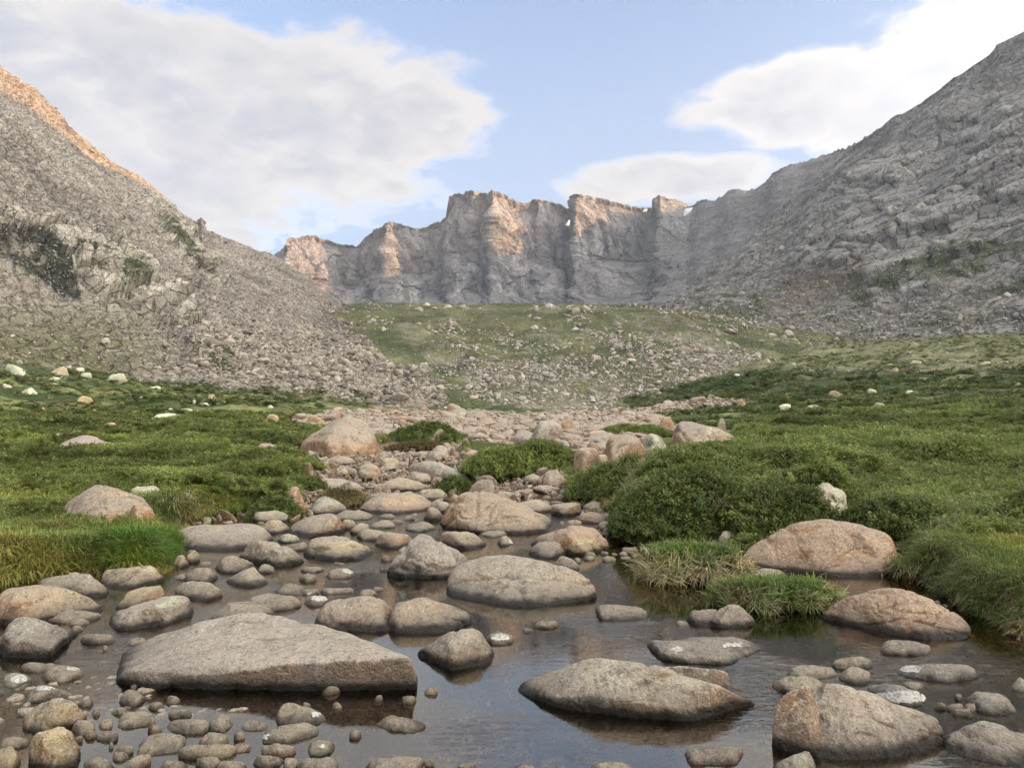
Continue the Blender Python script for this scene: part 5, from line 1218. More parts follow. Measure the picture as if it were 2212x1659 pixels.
MB_ = [(300, 856, 518, 930, 'w', 'smooth pale rock above the wide pinkish boulder'), (772, 796, 890, 846, 'p', 'small rounded pinkish rock in the left meadow'), (980, 814, 1066, 838, 'w', 'flat whitish rock right of the rounded pinkish one'), (1163, 719, 1382, 792, 'w', 'whitish wedge-shaped boulder in the middle of the left meadow'),
       (118, 488, 264, 578, 'w', 'white-grey pointed boulder high in the left meadow'), (10, 484, 78, 528, 'w', 'whitish rock at the left edge, beside the pointed boulder'), (5, 320, 182, 424, 'w', 'ragged pale boulder at the left edge, top of the meadow'), (335, 354, 498, 428, 'g', 'pale blocky boulder at the top of the left meadow'),
       (358, 420, 442, 472, 'w', 'small pale rock below the blocky boulder'), (780, 418, 960, 488, 'w', 'layered flat pale boulder at the top of the left meadow'), (616, 403, 692, 444, 'w', 'small pointed pale rock near the top of the left meadow'), (586, 594, 706, 648, 't', 'tan rock leaning in dark shrub, left meadow'),
       (1508, 574, 1664, 634, 'g', 'grey flat pair of rocks near the foot of the scree'), (1526, 644, 1624, 674, 'w', 'pale flat stone below the grey pair'), (1250, 676, 1360, 704, 'w', 'pale flat stone, left end of a line in the meadow'), (1358, 684, 1500, 712, 'w', 'pale flat stone, right end of a line in the meadow'),
       (2062, 654, 2134, 686, 'w', 'small pale rock near the scree foot, right of the meadow'), (1706, 734, 1802, 770, 'p', 'pale pinkish rock left of the pink stone row'), (2062, 734, 2160, 790, 'p', 'pink rock at the edge of the cobble flat, left'), (1466, 622, 1516, 650, 'w', 'pale stone left of the grey flat pair'),
       (494, 352, 552, 384, 'w', 'roundish pale rock right of the blocky boulder'), (572, 360, 640, 398, 'w', 'pale rock near the stony slope foot'), (608, 304, 654, 336, 'w', 'white rock at the foot of the stony slope'), (1078, 588, 1118, 608, 'w', 'tiny white rock in the middle of the left meadow'), (345, 484, 430, 502, 'w', 'flat pale stone below the small pale rock'),
       (1146, 510, 1240, 532, 'w', 'long flat whitish stone high in the meadow'), (1000, 385, 1056, 432, 'w', 'rounded grey rock at the foot of the boulder slope'), (302, 676, 350, 700, 't', 'tan stone in the dark shrubs at left'), (390, 738, 442, 752, 'w', 'thin flat pale stone low in the left meadow')]
for x0, y0, x1, y1, t_, lab in MB_:
    small_far_rock('J', lab, x0, y0, x1, y1, t_)
MK = [(1010, 658, 1112, 706, 'g', 'peaked grey boulder in the right meadow'), (1252, 656, 1322, 684, 'w', 'pale flat-topped boulder right of the peaked grey one'), (1296, 736, 1354, 756, 'w', 'white stone in the dark willows, right meadow'), (432, 714, 487, 742, 'p', 'lone pinkish boulder in the willows at centre right'),
      (698, 734, 768, 762, 'w', 'white rock at the end of the pale stone line'), (862, 746, 948, 764, 'w', 'long white flat stone beyond the pale stone line'), (1752, 908, 1905, 952, 'w', 'bright white pointed rock in the green willows at right'), (1320, 920, 1366, 938, 'w', 'small white rock in the green willows, left of the pointed one'),
      (742, 886, 812, 899, 'w', 'thin white stone in the green willows'), (1522, 470, 1590, 494, 'w', 'whitish oval boulder on the upper right meadow'), (1962, 478, 2022, 500, 'w', 'pale boulder on the upper right meadow near the edge'), (580, 442, 648, 496, 'g', 'pale boulder with a dark hollow on the moraine foot'), (660, 428, 706, 462, 'g', 'pale boulder right of the hollowed one'),
      (2160, 610, 2212, 628, 'w', 'white stone at the right edge among dark willows'), (1480, 660, 1524, 676, 'w', 'small flat white stone in dark willow band'), (2105, 826, 2140, 842, 'w', 'tiny white stone near the right edge'), (120, 752, 146, 766, 'w', 'tiny white stone among willows at centre'), (1388, 520, 1436, 546, 'g', 'pale rock on the upper right turf')]
for x0, y0, x1, y1, t_, lab in MK:
    small_far_rock('K', lab, x0, y0, x1, y1, t_, lift=.35 if y0 > 700 else 0)
# ---------------------------------------------------------------- instancing helper for uncountable stuff
def scatter_group(coll):
    ng = bpy.data.node_groups.new('scatter', 'GeometryNodeTree')
    ng.interface.new_socket('Geometry', in_out='INPUT', socket_type='NodeSocketGeometry')
    ng.interface.new_socket('Geometry', in_out='OUTPUT', socket_type='NodeSocketGeometry')
    n = ng.nodes; L = ng.links
    i = n.new('NodeGroupInput'); o = n.new('NodeGroupOutput')
    iop = n.new('GeometryNodeInstanceOnPoints'); ci = n.new('GeometryNodeCollectionInfo')
    ci.inputs['Collection'].default_value = coll; ci.inputs['Separate Children'].default_value = True; ci.inputs['Reset Children'].default_value = True
    def attr(nm, t):
        a = n.new('GeometryNodeInputNamedAttribute'); a.data_type = t; a.inputs['Name'].default_value = nm; return a.outputs['Attribute']
    L.new(i.outputs[0], iop.inputs['Points']); L.new(ci.outputs[0], iop.inputs['Instance'])
    iop.inputs['Pick Instance'].default_value = True
    L.new(attr('pick', 'INT'), iop.inputs['Instance Index'])
    er = n.new('FunctionNodeEulerToRotation'); L.new(attr('rot', 'FLOAT_VECTOR'), er.inputs[0]); L.new(er.outputs[0], iop.inputs['Rotation'])
    L.new(attr('scl', 'FLOAT_VECTOR'), iop.inputs['Scale'])
    L.new(iop.outputs[0], o.inputs[0])
    return ng
_groups = {}
def scatter(name, pts, rot, scl, pick, tint, coll, parent=None, org=None):
    me = bpy.data.meshes.new(name)
    pts = np.asarray(pts, np.float32); k = len(pts)
    if org is not None: pts = pts - np.asarray(org, np.float32)
    me.vertices.add(k); me.vertices.foreach_set('co', pts.ravel())
    def put(nm, t, key, arr):
        a = me.attributes.new(nm, t, 'POINT'); a.data.foreach_set(key, np.ascontiguousarray(arr).ravel())
    put('rot', 'FLOAT_VECTOR', 'vector', np.asarray(rot, np.float32)); put('scl', 'FLOAT_VECTOR', 'vector', np.asarray(scl, np.float32))
    put('pick', 'INT', 'value', np.asarray(pick, np.int32))
    c = np.ones((k, 4), np.float32); c[:, :3] = tint
    put('tint', 'FLOAT_COLOR', 'color', c)
    o = link(name, me, parent, (0, 0, 0) if org is None or parent is not None else tuple(org))
    if coll.name not in _groups: _groups[coll.name] = scatter_group(coll)
    md = o.modifiers.new('scatter', 'NODES'); md.node_group = _groups[coll.name]
    return o

# ---------------------------------------------------------------- plants
def leaf_material(name, trans=0.25, rough=0.55):
    m, g = new_mat(name)
    at = g.n('ShaderNodeAttribute', attribute_type='INSTANCER', attribute_name='tint')
    vc = g.n('ShaderNodeVertexColor', layer_name='Col').outputs[0]
    pos = g.n('ShaderNodeNewGeometry').outputs['Position']
    nz = g.noise(pos, 1.1, 3.0, 0.6)
    f = g.lin(nz, 0.3, 0.7, 0.72, 1.28)
    col = g.mix(1.0, g.mix(1.0, at.outputs['Color'], vc, 'MULTIPLY'), g.comb(f, f, f), 'MULTIPLY')
    b = g.n('ShaderNodeBsdfPrincipled'); g.put(b.inputs['Base Color'], col); b.inputs['Roughness'].default_value = rough
    b.inputs['Specular IOR Level'].default_value = 0.18
    t = g.n('ShaderNodeBsdfTranslucent'); g.put(t.inputs['Color'], col)
    mxs = g.n('ShaderNodeMixShader'); mxs.inputs[0].default_value = trans
    g.put(mxs.inputs[1], b.outputs[0]); g.put(mxs.inputs[2], t.outputs[0])
    o = g.n('ShaderNodeOutputMaterial'); g.put(o.inputs[0], mxs.outputs[0]); return m
M_LEAF = leaf_material('willow_leaf', 0.38, 0.65); M_GRASS = leaf_material('grass_blade', 0.3, 0.6)

def poly_obj(name, V, Fq, col, mat, coll):
    me = mesh_from(name, V, Fq, [mat], False, np.array(col)); o = bpy.data.objects.new(name, me); coll.objects.link(o); return o
def make_sprig(name, seed, coll, stems=6, leaves=9, lw=0.30, spread=0.5):
    """a cluster of upright leafy twigs, unit size"""
    r = np.random.default_rng(seed); V, Fq, C = [], [], []
    for s in range(stems):
        a = r.uniform(0, 2 * math.pi); lean = r.uniform(0.05, spread); b0 = np.array([math.cos(a), math.sin(a), 0]) * r.uniform(0, .35)
        top = b0 + np.array([math.cos(a) * lean, math.sin(a) * lean, r.uniform(.6, 1.0)])
        for l in range(leaves):
            t = 0.15 + 0.85 * (l + r.uniform(0, .5)) / leaves
            p = b0 * (1 - t) + top * t
            aa = l * 2.4 + r.uniform(-.5, .5); upn = r.uniform(0.15, 0.9)
            d_ = np.array([math.cos(aa), math.sin(aa), upn]); d_ /= np.linalg.norm(d_)
            side = np.cross(d_, [0, 0, 1]); side /= np.linalg.norm(side) + 1e-6
            Ln = lw * r.uniform(.8, 1.25); wd = Ln * r.uniform(.19, .27)
            nrm = np.cross(side, d_)
            k = len(V)
            V += [p, p + d_ * Ln * .5 + side * wd + nrm * wd * .3, p + d_ * Ln, p + d_ * Ln * .5 - side * wd + nrm * wd * .3]
            Fq += [(k, k + 1, k + 2, k + 3)]
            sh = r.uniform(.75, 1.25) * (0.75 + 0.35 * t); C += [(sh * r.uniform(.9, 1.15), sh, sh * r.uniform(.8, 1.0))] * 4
    return poly_obj(name, V, Fq, C, M_LEAF, coll)
def make_tuft(name, seed, coll, blades=26, h=1.0, spread=0.45, droop=0.35, wd=0.028, straw=0.2, base=0.22):
    r = np.random.default_rng(seed); V, Fq, C = [], [], []
    for s in range(blades):
        a = r.uniform(0, 2 * math.pi); b0 = np.array([math.cos(a), math.sin(a), 0]) * r.uniform(0, base)
        hh = h * r.uniform(.55, 1.0); out = r.uniform(.05, spread) ; aa = a + r.uniform(-.6, .6)
        od = np.array([math.cos(aa), math.sin(aa), 0]); sd_ = np.array([-od[1], od[0], 0])
        w_ = wd * r.uniform(.7, 1.3)
        dr = r.uniform(0, droop)
        pts = [b0, b0 + od * out * .35 + np.array([0, 0, hh * .55]), b0 + od * out + np.array([0, 0, hh * (1 - dr * .4)]), b0 + od * (out * 1.7 + dr * .3) + np.array([0, 0, hh * (1.08 - dr * 1.3)])]
        ws = [w_, w_ * .9, w_ * .6, w_ * .1]; k = len(V)
        dry = r.random() < straw
        for q, ww in zip(pts, ws):
            V += [q - sd_ * ww, q + sd_ * ww]
        for j in range(3): Fq.append((k + 2 * j, k + 2 * j + 1, k + 2 * j + 3, k + 2 * j + 2))
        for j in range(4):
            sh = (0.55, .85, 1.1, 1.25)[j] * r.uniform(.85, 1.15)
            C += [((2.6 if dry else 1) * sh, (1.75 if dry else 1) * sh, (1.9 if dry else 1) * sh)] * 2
    return poly_obj(name, V, Fq, C, M_GRASS, coll)
C_SPRIG = bpy.data.collections.new('willow_sprigs'); C_GRASS = bpy.data.collections.new('grass_tufts')
for i in range(5): make_sprig('willow_sprig_' + 'abcde'[i], i, C_SPRIG)
for i in range(4): make_tuft('grass_tuft_' + 'abcd'[i], 10 + i, C_GRASS, straw=(0.05, 0.15, 0.35, 0.9)[i], droop=(.2, .3, .5, .9)[i])

ALL_ROCKS = [(o.location.x, o.location.y, max(o.dimensions.x, o.dimensions.y) * 0.36) for o in COL.objects if o.type == 'MESH' and o.get('category') == 'boulder']
ALL_ROCKS = np.array(ALL_ROCKS)
def clear_of_rocks(x, y, k=1.0):
    ok = np.ones(len(x), bool)
    for rx, ry, rr in ALL_ROCKS:
        ok &= (x - rx) ** 2 + (y - ry) ** 2 > (rr * k) ** 2
    return ok
rngv = np.random.default_rng(5)
def field_points(n, r0, r1, a0=-40, a1=40):
    r = np.exp(rngv.uniform(math.log(r0), math.log(r1), n)); a = np.radians(rngv.uniform(a0, a1, n))
    return r * np.sin(a), r * np.cos(a), r
def upright(n, tilt=0.25):
    return np.stack([rngv.normal(0, tilt, n), rngv.normal(0, tilt, n), rngv.uniform(0, 6.28, n)], -1)
def colvar(base, n, v=0.18):
    b = np.array(base)[None] * (1 + rngv.normal(0, v, (n, 1))); return np.clip(b * (1 + rngv.normal(0, v * .35, (n, 3))), 0.003, 1)

# height of the willow thicket on the right bank
WILLOW_PX = [(1235, 1050), (1245, 1078), (1320, 1098), (1335, 1168), (1420, 1186), (1610, 1202), (1900, 1205), (2010, 1190), (2300, 1170), (2700, 1160), (2900, 870), (2212, 850), (1900, 880), (1600, 890), (1430, 900), (1470, 925), (1480, 960), (1380, 975), (1240, 1000)]
def willow_h(x, y):
    P = np.stack([x, y, x * 0], -1)
    a = fbm(P * np.array([0.42, 0.55, 1]), 3, 201); b = vnoise(P * 1.6, 202)
    r = np.hypot(x, y)
    h = 0.30 + 0.42 * sstep(a, -0.35, 0.55) + 0.06 * b
    k = x / np.maximum(y, 1)
    low = 1 - 0.68 * sstep(k, .40, .47) * (1 - sstep(y, 9.0, 13.5))          # the bank edge on the right is low
    return h * low * np.interp(r, [6, 9, 14, 40, 90], [1.0, 1.0, 0.85, 0.9, 0.8])
def willow_mask(x, y, z):
    u, v = proj(np.stack([x, y, z], -1))
    uc, vc = proj(np.stack([x, y, z + willow_h(x, y)], -1))
    top = np.interp(uc, [1228, 1330, 1440, 1480, 1585, 1600, 1650, 1900, 2212, 2900], [992, 986, 976, 966, 957, 905, 892, 878, 852, 830])
    return in_poly(u, v, WILLOW_PX) & (vc > top)

def shrub(label, u0, u1, vb, vt, depth=0.8, tint=(.062, .098, .034), parts=True, dens=1.0, group='willow bushes along the stream', sprig=0.12):
    """one willow bush: a mound of leafy twigs over a dark stem-shade core"""
    uc = (u0 + u1) / 2; g0 = ground_at(uc, vb)
    if g0 is None: return
    Yf = g0[1]; k = Yf / F; w_ = (u1 - u0) * k; rx = w_ / 2; ry = rx * depth
    Yc = Yf + ry; xc = (uc - 1106) / F * Yc / 1.0
    z0 = float(gz(np.array([xc]), np.array([Yc]))[0]); z0 = min(z0, g0[2] + .1)
    x_, y_, z_ = ray(uc, vt); top = CAM_H + z_ / y_ * (Yf + ry * .8); h = max(top - z0, 0.12)
    root = bpy.data.objects.new('willow_bush', None); COL.objects.link(root); root.location = (xc, Yc, z0)
    root.empty_display_size = 0.1
    tag(root, label, 'willow bush', group)
    # surface points on the mound
    n = int(dens * 2.0 * math.pi * rx * (ry + h) / (sprig * sprig * 0.22))
    n = int(min(max(n, 150), 9000))
    a = rngv.uniform(0, 2 * math.pi, n); q = np.sqrt(rngv.uniform(0, 1, n))
    q = np.where(rngv.random(n) < .4, 1 - (1 - q) * .35, q)
    lump = 1 + .16 * vnoise(np.stack([np.cos(a) * 2.2, np.sin(a) * 2.2, a * 0 + rx], -1), 9)
    X = np.cos(a) * q * rx * lump; Y = np.sin(a) * q * ry * lump
    prof = (1 - q ** 2.6)
    Pn = np.stack([(X + xc) * 1.3, (Y + Yc) * 1.3, X * 0], -1)
    Z = h * prof * (0.86 + .22 * vnoise(Pn, 12)) - sprig * .6
    Z = Z * rngv.uniform(0.86, 1.0, n)
    steep = q ** 2
    rot = upright(n, 0.3); tilt = steep * 0.9
    rot[:, 0] += -np.sin(a) * tilt; rot[:, 1] += np.cos(a) * tilt
    # keep yaw first: the tilt is applied in world axes by XYZ order
    s = sprig * rngv.uniform(.75, 1.35, n)
    fol = scatter('foliage', np.stack([X, Y, Z + float(0)], -1), rot, np.stack([s, s, s], -1), rngv.integers(0, 5, n), colvar(tint, n), C_SPRIG, root)
    tag(fol, kind='stuff')
    # added dark mound: shade between the inner stems, put into its colour
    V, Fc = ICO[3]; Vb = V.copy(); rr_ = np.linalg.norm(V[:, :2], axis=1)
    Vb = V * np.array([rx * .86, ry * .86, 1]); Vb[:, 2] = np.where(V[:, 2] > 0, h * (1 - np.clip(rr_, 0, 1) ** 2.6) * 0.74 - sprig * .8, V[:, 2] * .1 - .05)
    me = mesh_from('branch_shade', Vb, Fc, [M_STEM_SHADE], True); link('branch_shade', me, root)
def stem_shade_material():
    m, g = new_mat('willow_stem_shade'); pos = g.n('ShaderNodeNewGeometry').outputs['Position']
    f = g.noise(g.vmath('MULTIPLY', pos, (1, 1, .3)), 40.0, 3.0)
    finish(g, g.mix(f, rgb(.012, .014, .007), rgb(.05, .045, .025)), 0.95, bump(g, f, 1.0, .03), 0.05); return m  # near-black colour stands for shade among the stems
M_STEM_SHADE = stem_shade_material()

def build_bushes():
    G1 = (.215, .265, .088); G2 = (.185, .235, .08); G3 = (.25, .305, .095)
    shrub('big dark willow bush hanging over the pool, tallest on the right bank', 1318, 1700, 1180, 1000, .75, G2, sprig=.105)
    shrub('willow bush right of the big dark one, behind the flat-topped tan boulder', 1560, 1850, 1176, 1018, .8, G2, sprig=.105)
    shrub('rounded willow bush beside the brown peaked boulder', 1226, 1450, 1090, 984, .85, G1, sprig=.12)
    shrub('broad bright willow mound in mid-stream right of the long pale slab', 1000, 1290, 1030, 951, .6, G3, sprig=.14)
    shrub('small willow clump between the long pale slab and the orange peaked boulder', 938, 1026, 1068, 1030, .6, G2, sprig=.10)
    shrub('dark-footed willow bush in front of the two-toned boulder', 1372, 1580, 1010, 958, .6, G1, sprig=.14)
    shrub('long willow bush behind the big red-brown boulder', 1800, 2120, 1188, 1060, .6, G2, sprig=.105)
    shrub('willow bush at the right edge above the grass bank', 2050, 2380, 1178, 1050, .6, G1, sprig=.11)
    shrub('flat willow patch on the cobbles right of the huge boulder', 830, 1000, 958, 913, .45, G1, sprig=.2)
    shrub('small flat willow patch in the middle of the cobbles', 1118, 1225, 955, 931, .5, G1, sprig=.2)
    shrub('flat willow patch behind the brown-grey boulder', 1286, 1452, 943, 917, .4, G3, sprig=.2)
    shrub('low leafy bush at the left bank by the grey flat boulder', 545, 655, 1120, 1062, .7, G2, sprig=.10)
    shrub('low willow bush left of the red block, on the left bank', 600, 712, 1062, 1028, .7, G1, sprig=.11)
    shrub('low dark willow behind the low orange boulder, left of the huge boulder', 430, 660, 966, 930, .4, G2, sprig=.2)
build_bushes()

def build_willow_field():
    n = 150000
    x, y, r = field_points(n, 7.0, 95, -6, 41)
    z = gz(x, y); ok = willow_mask(x, y, z) & ((r > 40) | (shore_sd(x, y) < -0.05)) & clear_of_rocks(x, y, 1.0)
    x, y, z, r = x[ok], y[ok], z[ok], r[ok]; k = len(x)
    edge = np.where(r < 40, sstep(-shore_sd(x, y), 0.0, 0.7), 1.0)
    h = willow_h(x, y) * (0.35 + 0.65 * edge)
    s = 0.115 * np.interp(r, [7, 12, 30, 90], [1.0, 1.35, 2.9, 6.5]) * rngv.uniform(.7, 1.3, k)
    ug, vg = proj(np.stack([x, y, z], -1))
    front = (edge < .9) | (vg > 1120)
    Z = z + np.where(front, h * rngv.uniform(0, 1, k) ** .5, h) - s * .55 - rngv.uniform(0, 0.06, k)
    P = np.stack([x, y, x * 0], -1)
    g_ = fbm(P * 0.25, 3, 210); g2 = sstep(fbm(P * np.array([.12, .3, 1]), 3, 211), -.2, .5)
    t = colvar((0.235, 0.285, 0.095), k, .16) * (1 + .22 * g_)[:, None]
    t = t * (1 - .45 * (g2 * sstep(r, 22, 45))[:, None])
    sp = r > 60; keep = ~sp | (fbm(P * 0.09, 3, 213) > -0.12)
    o = scatter('willow_undergrowth', np.stack([x, y, Z], -1)[keep], upright(k, .35)[keep], np.stack([s, s, s * np.where(r > 25, .7, 1)], -1)[keep], rngv.integers(0, 5, k)[keep], t[keep], C_SPRIG)
    tag(o, 'dense waist-low green willow thicket covering the right bank', 'undergrowth', kind='stuff')
    # added dark sheet painting the shade inside the thicket
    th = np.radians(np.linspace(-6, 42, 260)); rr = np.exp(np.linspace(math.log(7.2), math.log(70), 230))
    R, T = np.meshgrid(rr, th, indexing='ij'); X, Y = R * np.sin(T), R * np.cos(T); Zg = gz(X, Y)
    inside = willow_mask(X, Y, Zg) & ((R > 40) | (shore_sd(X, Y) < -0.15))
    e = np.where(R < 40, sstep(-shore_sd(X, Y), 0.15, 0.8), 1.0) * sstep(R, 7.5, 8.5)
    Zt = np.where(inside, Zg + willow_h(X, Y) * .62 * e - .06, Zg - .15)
    me = mesh_from('thicket_shade', np.stack([X, Y, Zt], -1), grid_faces(len(rr), len(th)), [M_STEM_SHADE]); o2 = link('branch_shade', me, o)
build_willow_field()

def build_left_carpet():
    n = 130000
    x, y, r = field_points(n, 6.5, 75, -40, 2)
    z = gz(x, y); u, v = proj(np.stack([x, y, z], -1))
    ok = (u < 1010) & (v > 890) & ((r > 40) | (shore_sd(x, y) < -0.08)) & clear_of_rocks(x, y, 1.0)
    ok &= ~in_poly(u, v, RUBBLE_PX)
    P = np.stack([x, y, x * 0], -1); w_ = fbm(P * 0.8, 3, 220)
    leafy = sstep(r, 7.0, 11.0) + .5 * w_ - 0.25 * (u > 380) * (v > 1040)
    ok &= rngv.random(n) < np.clip(leafy, .08, 1)
    x, y, z, r, u, v = (q[ok] for q in (x, y, z, r, u, v)); k = len(x); P = P[ok]
    lump = fbm(P * np.array([.5, .8, 1]), 3, 221); w2 = fbm(P * np.array([.9, 1.8, 1]), 3, 225)
    h = 0.06 + 0.20 * sstep(lump, -.2, .5) + .10 * np.clip(w2, -.5, 1)
    s = 0.085 * np.interp(r, [7, 12, 30, 75], [1.0, 1.35, 3.0, 6.0]) * rngv.uniform(.7, 1.3, k)
    g_ = fbm(P * 0.3, 3, 222); bright = sstep(fbm(P * .5, 3, 223), -.1, .6)
    t = colvar((0.25, 0.295, 0.09), k, .17) * (1 + .3 * g_ + .3 * bright - .25 * sstep(w2, .0, .5))[:, None]
    t *= (1 - .38 * sstep(fbm(P * np.array([.12, .3, 1]), 3, 224), 0, .4) * sstep(r, 20, 35))[:, None]
    o = scatter('dwarf_willow_mat', np.stack([x, y, z + h - s * .5], -1), upright(k, .4), np.stack([s, s, s * np.where(r > 25, .6, .9)], -1), rngv.integers(0, 5, k), t, C_SPRIG)
    tag(o, 'ankle-high mat of bright green leaves covering the left meadow', 'ground cover', kind='stuff')
build_left_carpet()

def grass_area(name, label, polys, n, r0, r1, a0, a1, hgt, tint, pick, dens_fn=None, shore=-0.02, group=None, v=.2):
    x, y, r = field_points(n, r0, r1, a0, a1); z = gz(x, y); u, vv = proj(np.stack([x, y, z], -1))
    ok = np.zeros(n, bool)
    for p in polys: ok |= in_poly(u, vv, p)
    ok &= (shore_sd(x, y) < shore) & clear_of_rocks(x, y, .95)
    if dens_fn is not None: ok &= rngv.random(n) < dens_fn(x, y, u, vv)
    x, y, z, r = x[ok], y[ok], z[ok], r[ok]; k = len(x)
    P = np.stack([x, y, x * 0], -1)
    s = hgt * rngv.uniform(.6, 1.25, k) * (1 + .3 * fbm(P * 1.2, 2, 230)) * np.interp(r, [5, 9, 20, 40], [1, 1, 1.4, 2.2])
    t = colvar(tint, k, v) * (1 + .3 * fbm(P * .9, 3, 231))[:, None]
    yel = sstep(fbm(P * 1.1, 3, 232), .1, .6)[:, None]; t = t * (1 - yel) + t * np.array([1.5, 1.2, 1.1]) * yel
    o = scatter(name, np.stack([x, y, z - .01], -1), upright(k, .16), np.stack([s * 1.1, s * 1.1, s], -1), rngv.choice(pick, k), t, C_GRASS)
    tag(o, label, 'grass', kind='stuff', group=group)
LP = [(-500, 1300), (0, 1272), (210, 1250), (370, 1240), (375, 1145), (430, 1130), (560, 1100), (660, 1030), (700, 1010), (640, 985), (300, 1040), (0, 1060), (-500, 1080)]
grass_area('meadow_grass', 'green and straw coloured sedge grass along the left bank', [LP], 66000, 5.5, 20, -42, -10, .14, (.23, .29, .08), [0, 1, 2, 2, 0, 1], lambda x, y, u, v: np.clip(sstep(v, 1035, 1110) + .25 + .2 * (u > 380), 0, 1))
grass_area('straw_grass', 'pale dry grass in streaks through the left meadow', [LP], 16000, 6.5, 18, -40, -10, .15, (.38, .36, .17), [3, 2], lambda x, y, u, v: sstep(fbm(np.stack([x * 1.1, y * 1.1, x * 0], -1), 3, 240), .02, .4))
grass_area('sedge_patch', 'tall dark green sedge patch at the edge of the left bank', [[(222, 1185), (250, 1165), (300, 1172), (372, 1175), (374, 1232), (300, 1240), (240, 1240)]], 34000, 6, 10, -34, -22, .15, (.15, .26, .05), [0, 0, 1], None, v=.12)
RP = [(1925, 1215), (1990, 1185), (2060, 1165), (2212, 1150), (2900, 1130), (2900, 1500), (2212, 1385), (2060, 1315), (2000, 1262), (1950, 1252)]
grass_area('bank_grass', 'lush green sedge grass on the right bank beside the cracked red boulder', [RP], 60000, 4.6, 11, 22, 46, .125, (.22, .285, .075), [0, 1, 1, 2], None)
grass_area('bank_straw', 'fringe of dry blades drooping over the right bank', [RP], 30000, 4.6, 11, 22, 46, .125, (.37, .34, .18), [3, 2], lambda x, y, u, v: np.where(shore_sd(x, y) > -.40, .95, .12 + .5 * (fbm(np.stack([x * 1.5, y * 1.5, x * 0], -1), 3, 241) > .25)), shore=.06)
grass_area('shore_fringe', 'dry fringe of grass hanging over the left shore', [[(a, b) for a, b in ((-500, 1320), (400, 1270), (400, 1130), (700, 1050), (700, 1000), (500, 975), (-500, 1150))]], 30000, 5.5, 16, -42, -12, .12, (.27, .29, .11), [3, 1, 2], lambda x, y, u, v: np.where(shore_sd(x, y) > -.30, .8, 0.0), shore=.05)
grass_area('streamside_grass', 'yellowish grass tufts along the foot of the right willows', [[(1000, 1005), (1300, 1010), (1330, 1110), (1240, 1090), (1100, 1045), (1010, 1040)]], 12000, 10, 22, -6, 12, .15, (.27, .29, .11), [1, 2, 3], lambda x, y, u, v: np.where(shore_sd(x, y) > -.8, .7, .1), shore=.05)

# ---- dead twigs poking out of the thicket
def make_twig(name, seed, coll):
    r = np.random.default_rng(seed); V, Fq, C = [], [], []
    for s in range(5):
        a = r.uniform(0, 6.28); p = np.zeros(3); d_ = np.array([math.cos(a) * .35, math.sin(a) * .35, 1.0]); wd = .014
        for j in range(4):
            q = p + d_ * r.uniform(.2, .32); sd_ = np.array([-math.sin(a), math.cos(a), 0]) * wd; k = len(V)
            V += [p - sd_, p + sd_, q + sd_ * .7, q - sd_ * .7]; Fq.append((k, k + 1, k + 2, k + 3)); C += [(1, 1, 1)] * 4
            p = q; d_ = d_ + r.normal(0, .35, 3) * np.array([1, 1, .4]); wd *= .75
    return poly_obj(name, V, Fq, C, M_GRASS, coll)
C_TWIG = bpy.data.collections.new('dead_twigs')
for i in range(3): make_twig('dead_twig_' + 'abc'[i], 50 + i, C_TWIG)
def build_twigs():
    x, y, r = field_points(9000, 7.5, 26, -6, 41); z = gz(x, y)
    ok = willow_mask(x, y, z) & (shore_sd(x, y) < -.2) & clear_of_rocks(x, y) & (rngv.random(len(x)) < .16); k = int(ok.sum())
    h = willow_h(x, y)[ok]; s = .22 * rngv.uniform(.6, 1.2, k) * np.interp(r[ok], [8, 26], [1, 1.6])
    o = scatter('dead_twigs', np.stack([x[ok], y[ok], z[ok] + h - s * .55], -1), upright(k, .35), np.stack([s, s, s], -1), rngv.integers(0, 3, k), colvar((.36, .31, .22), k, .2), C_TWIG)
    tag(o, 'grey dead twigs sticking out of the willow thicket', 'twigs', kind='stuff')
build_twigs()

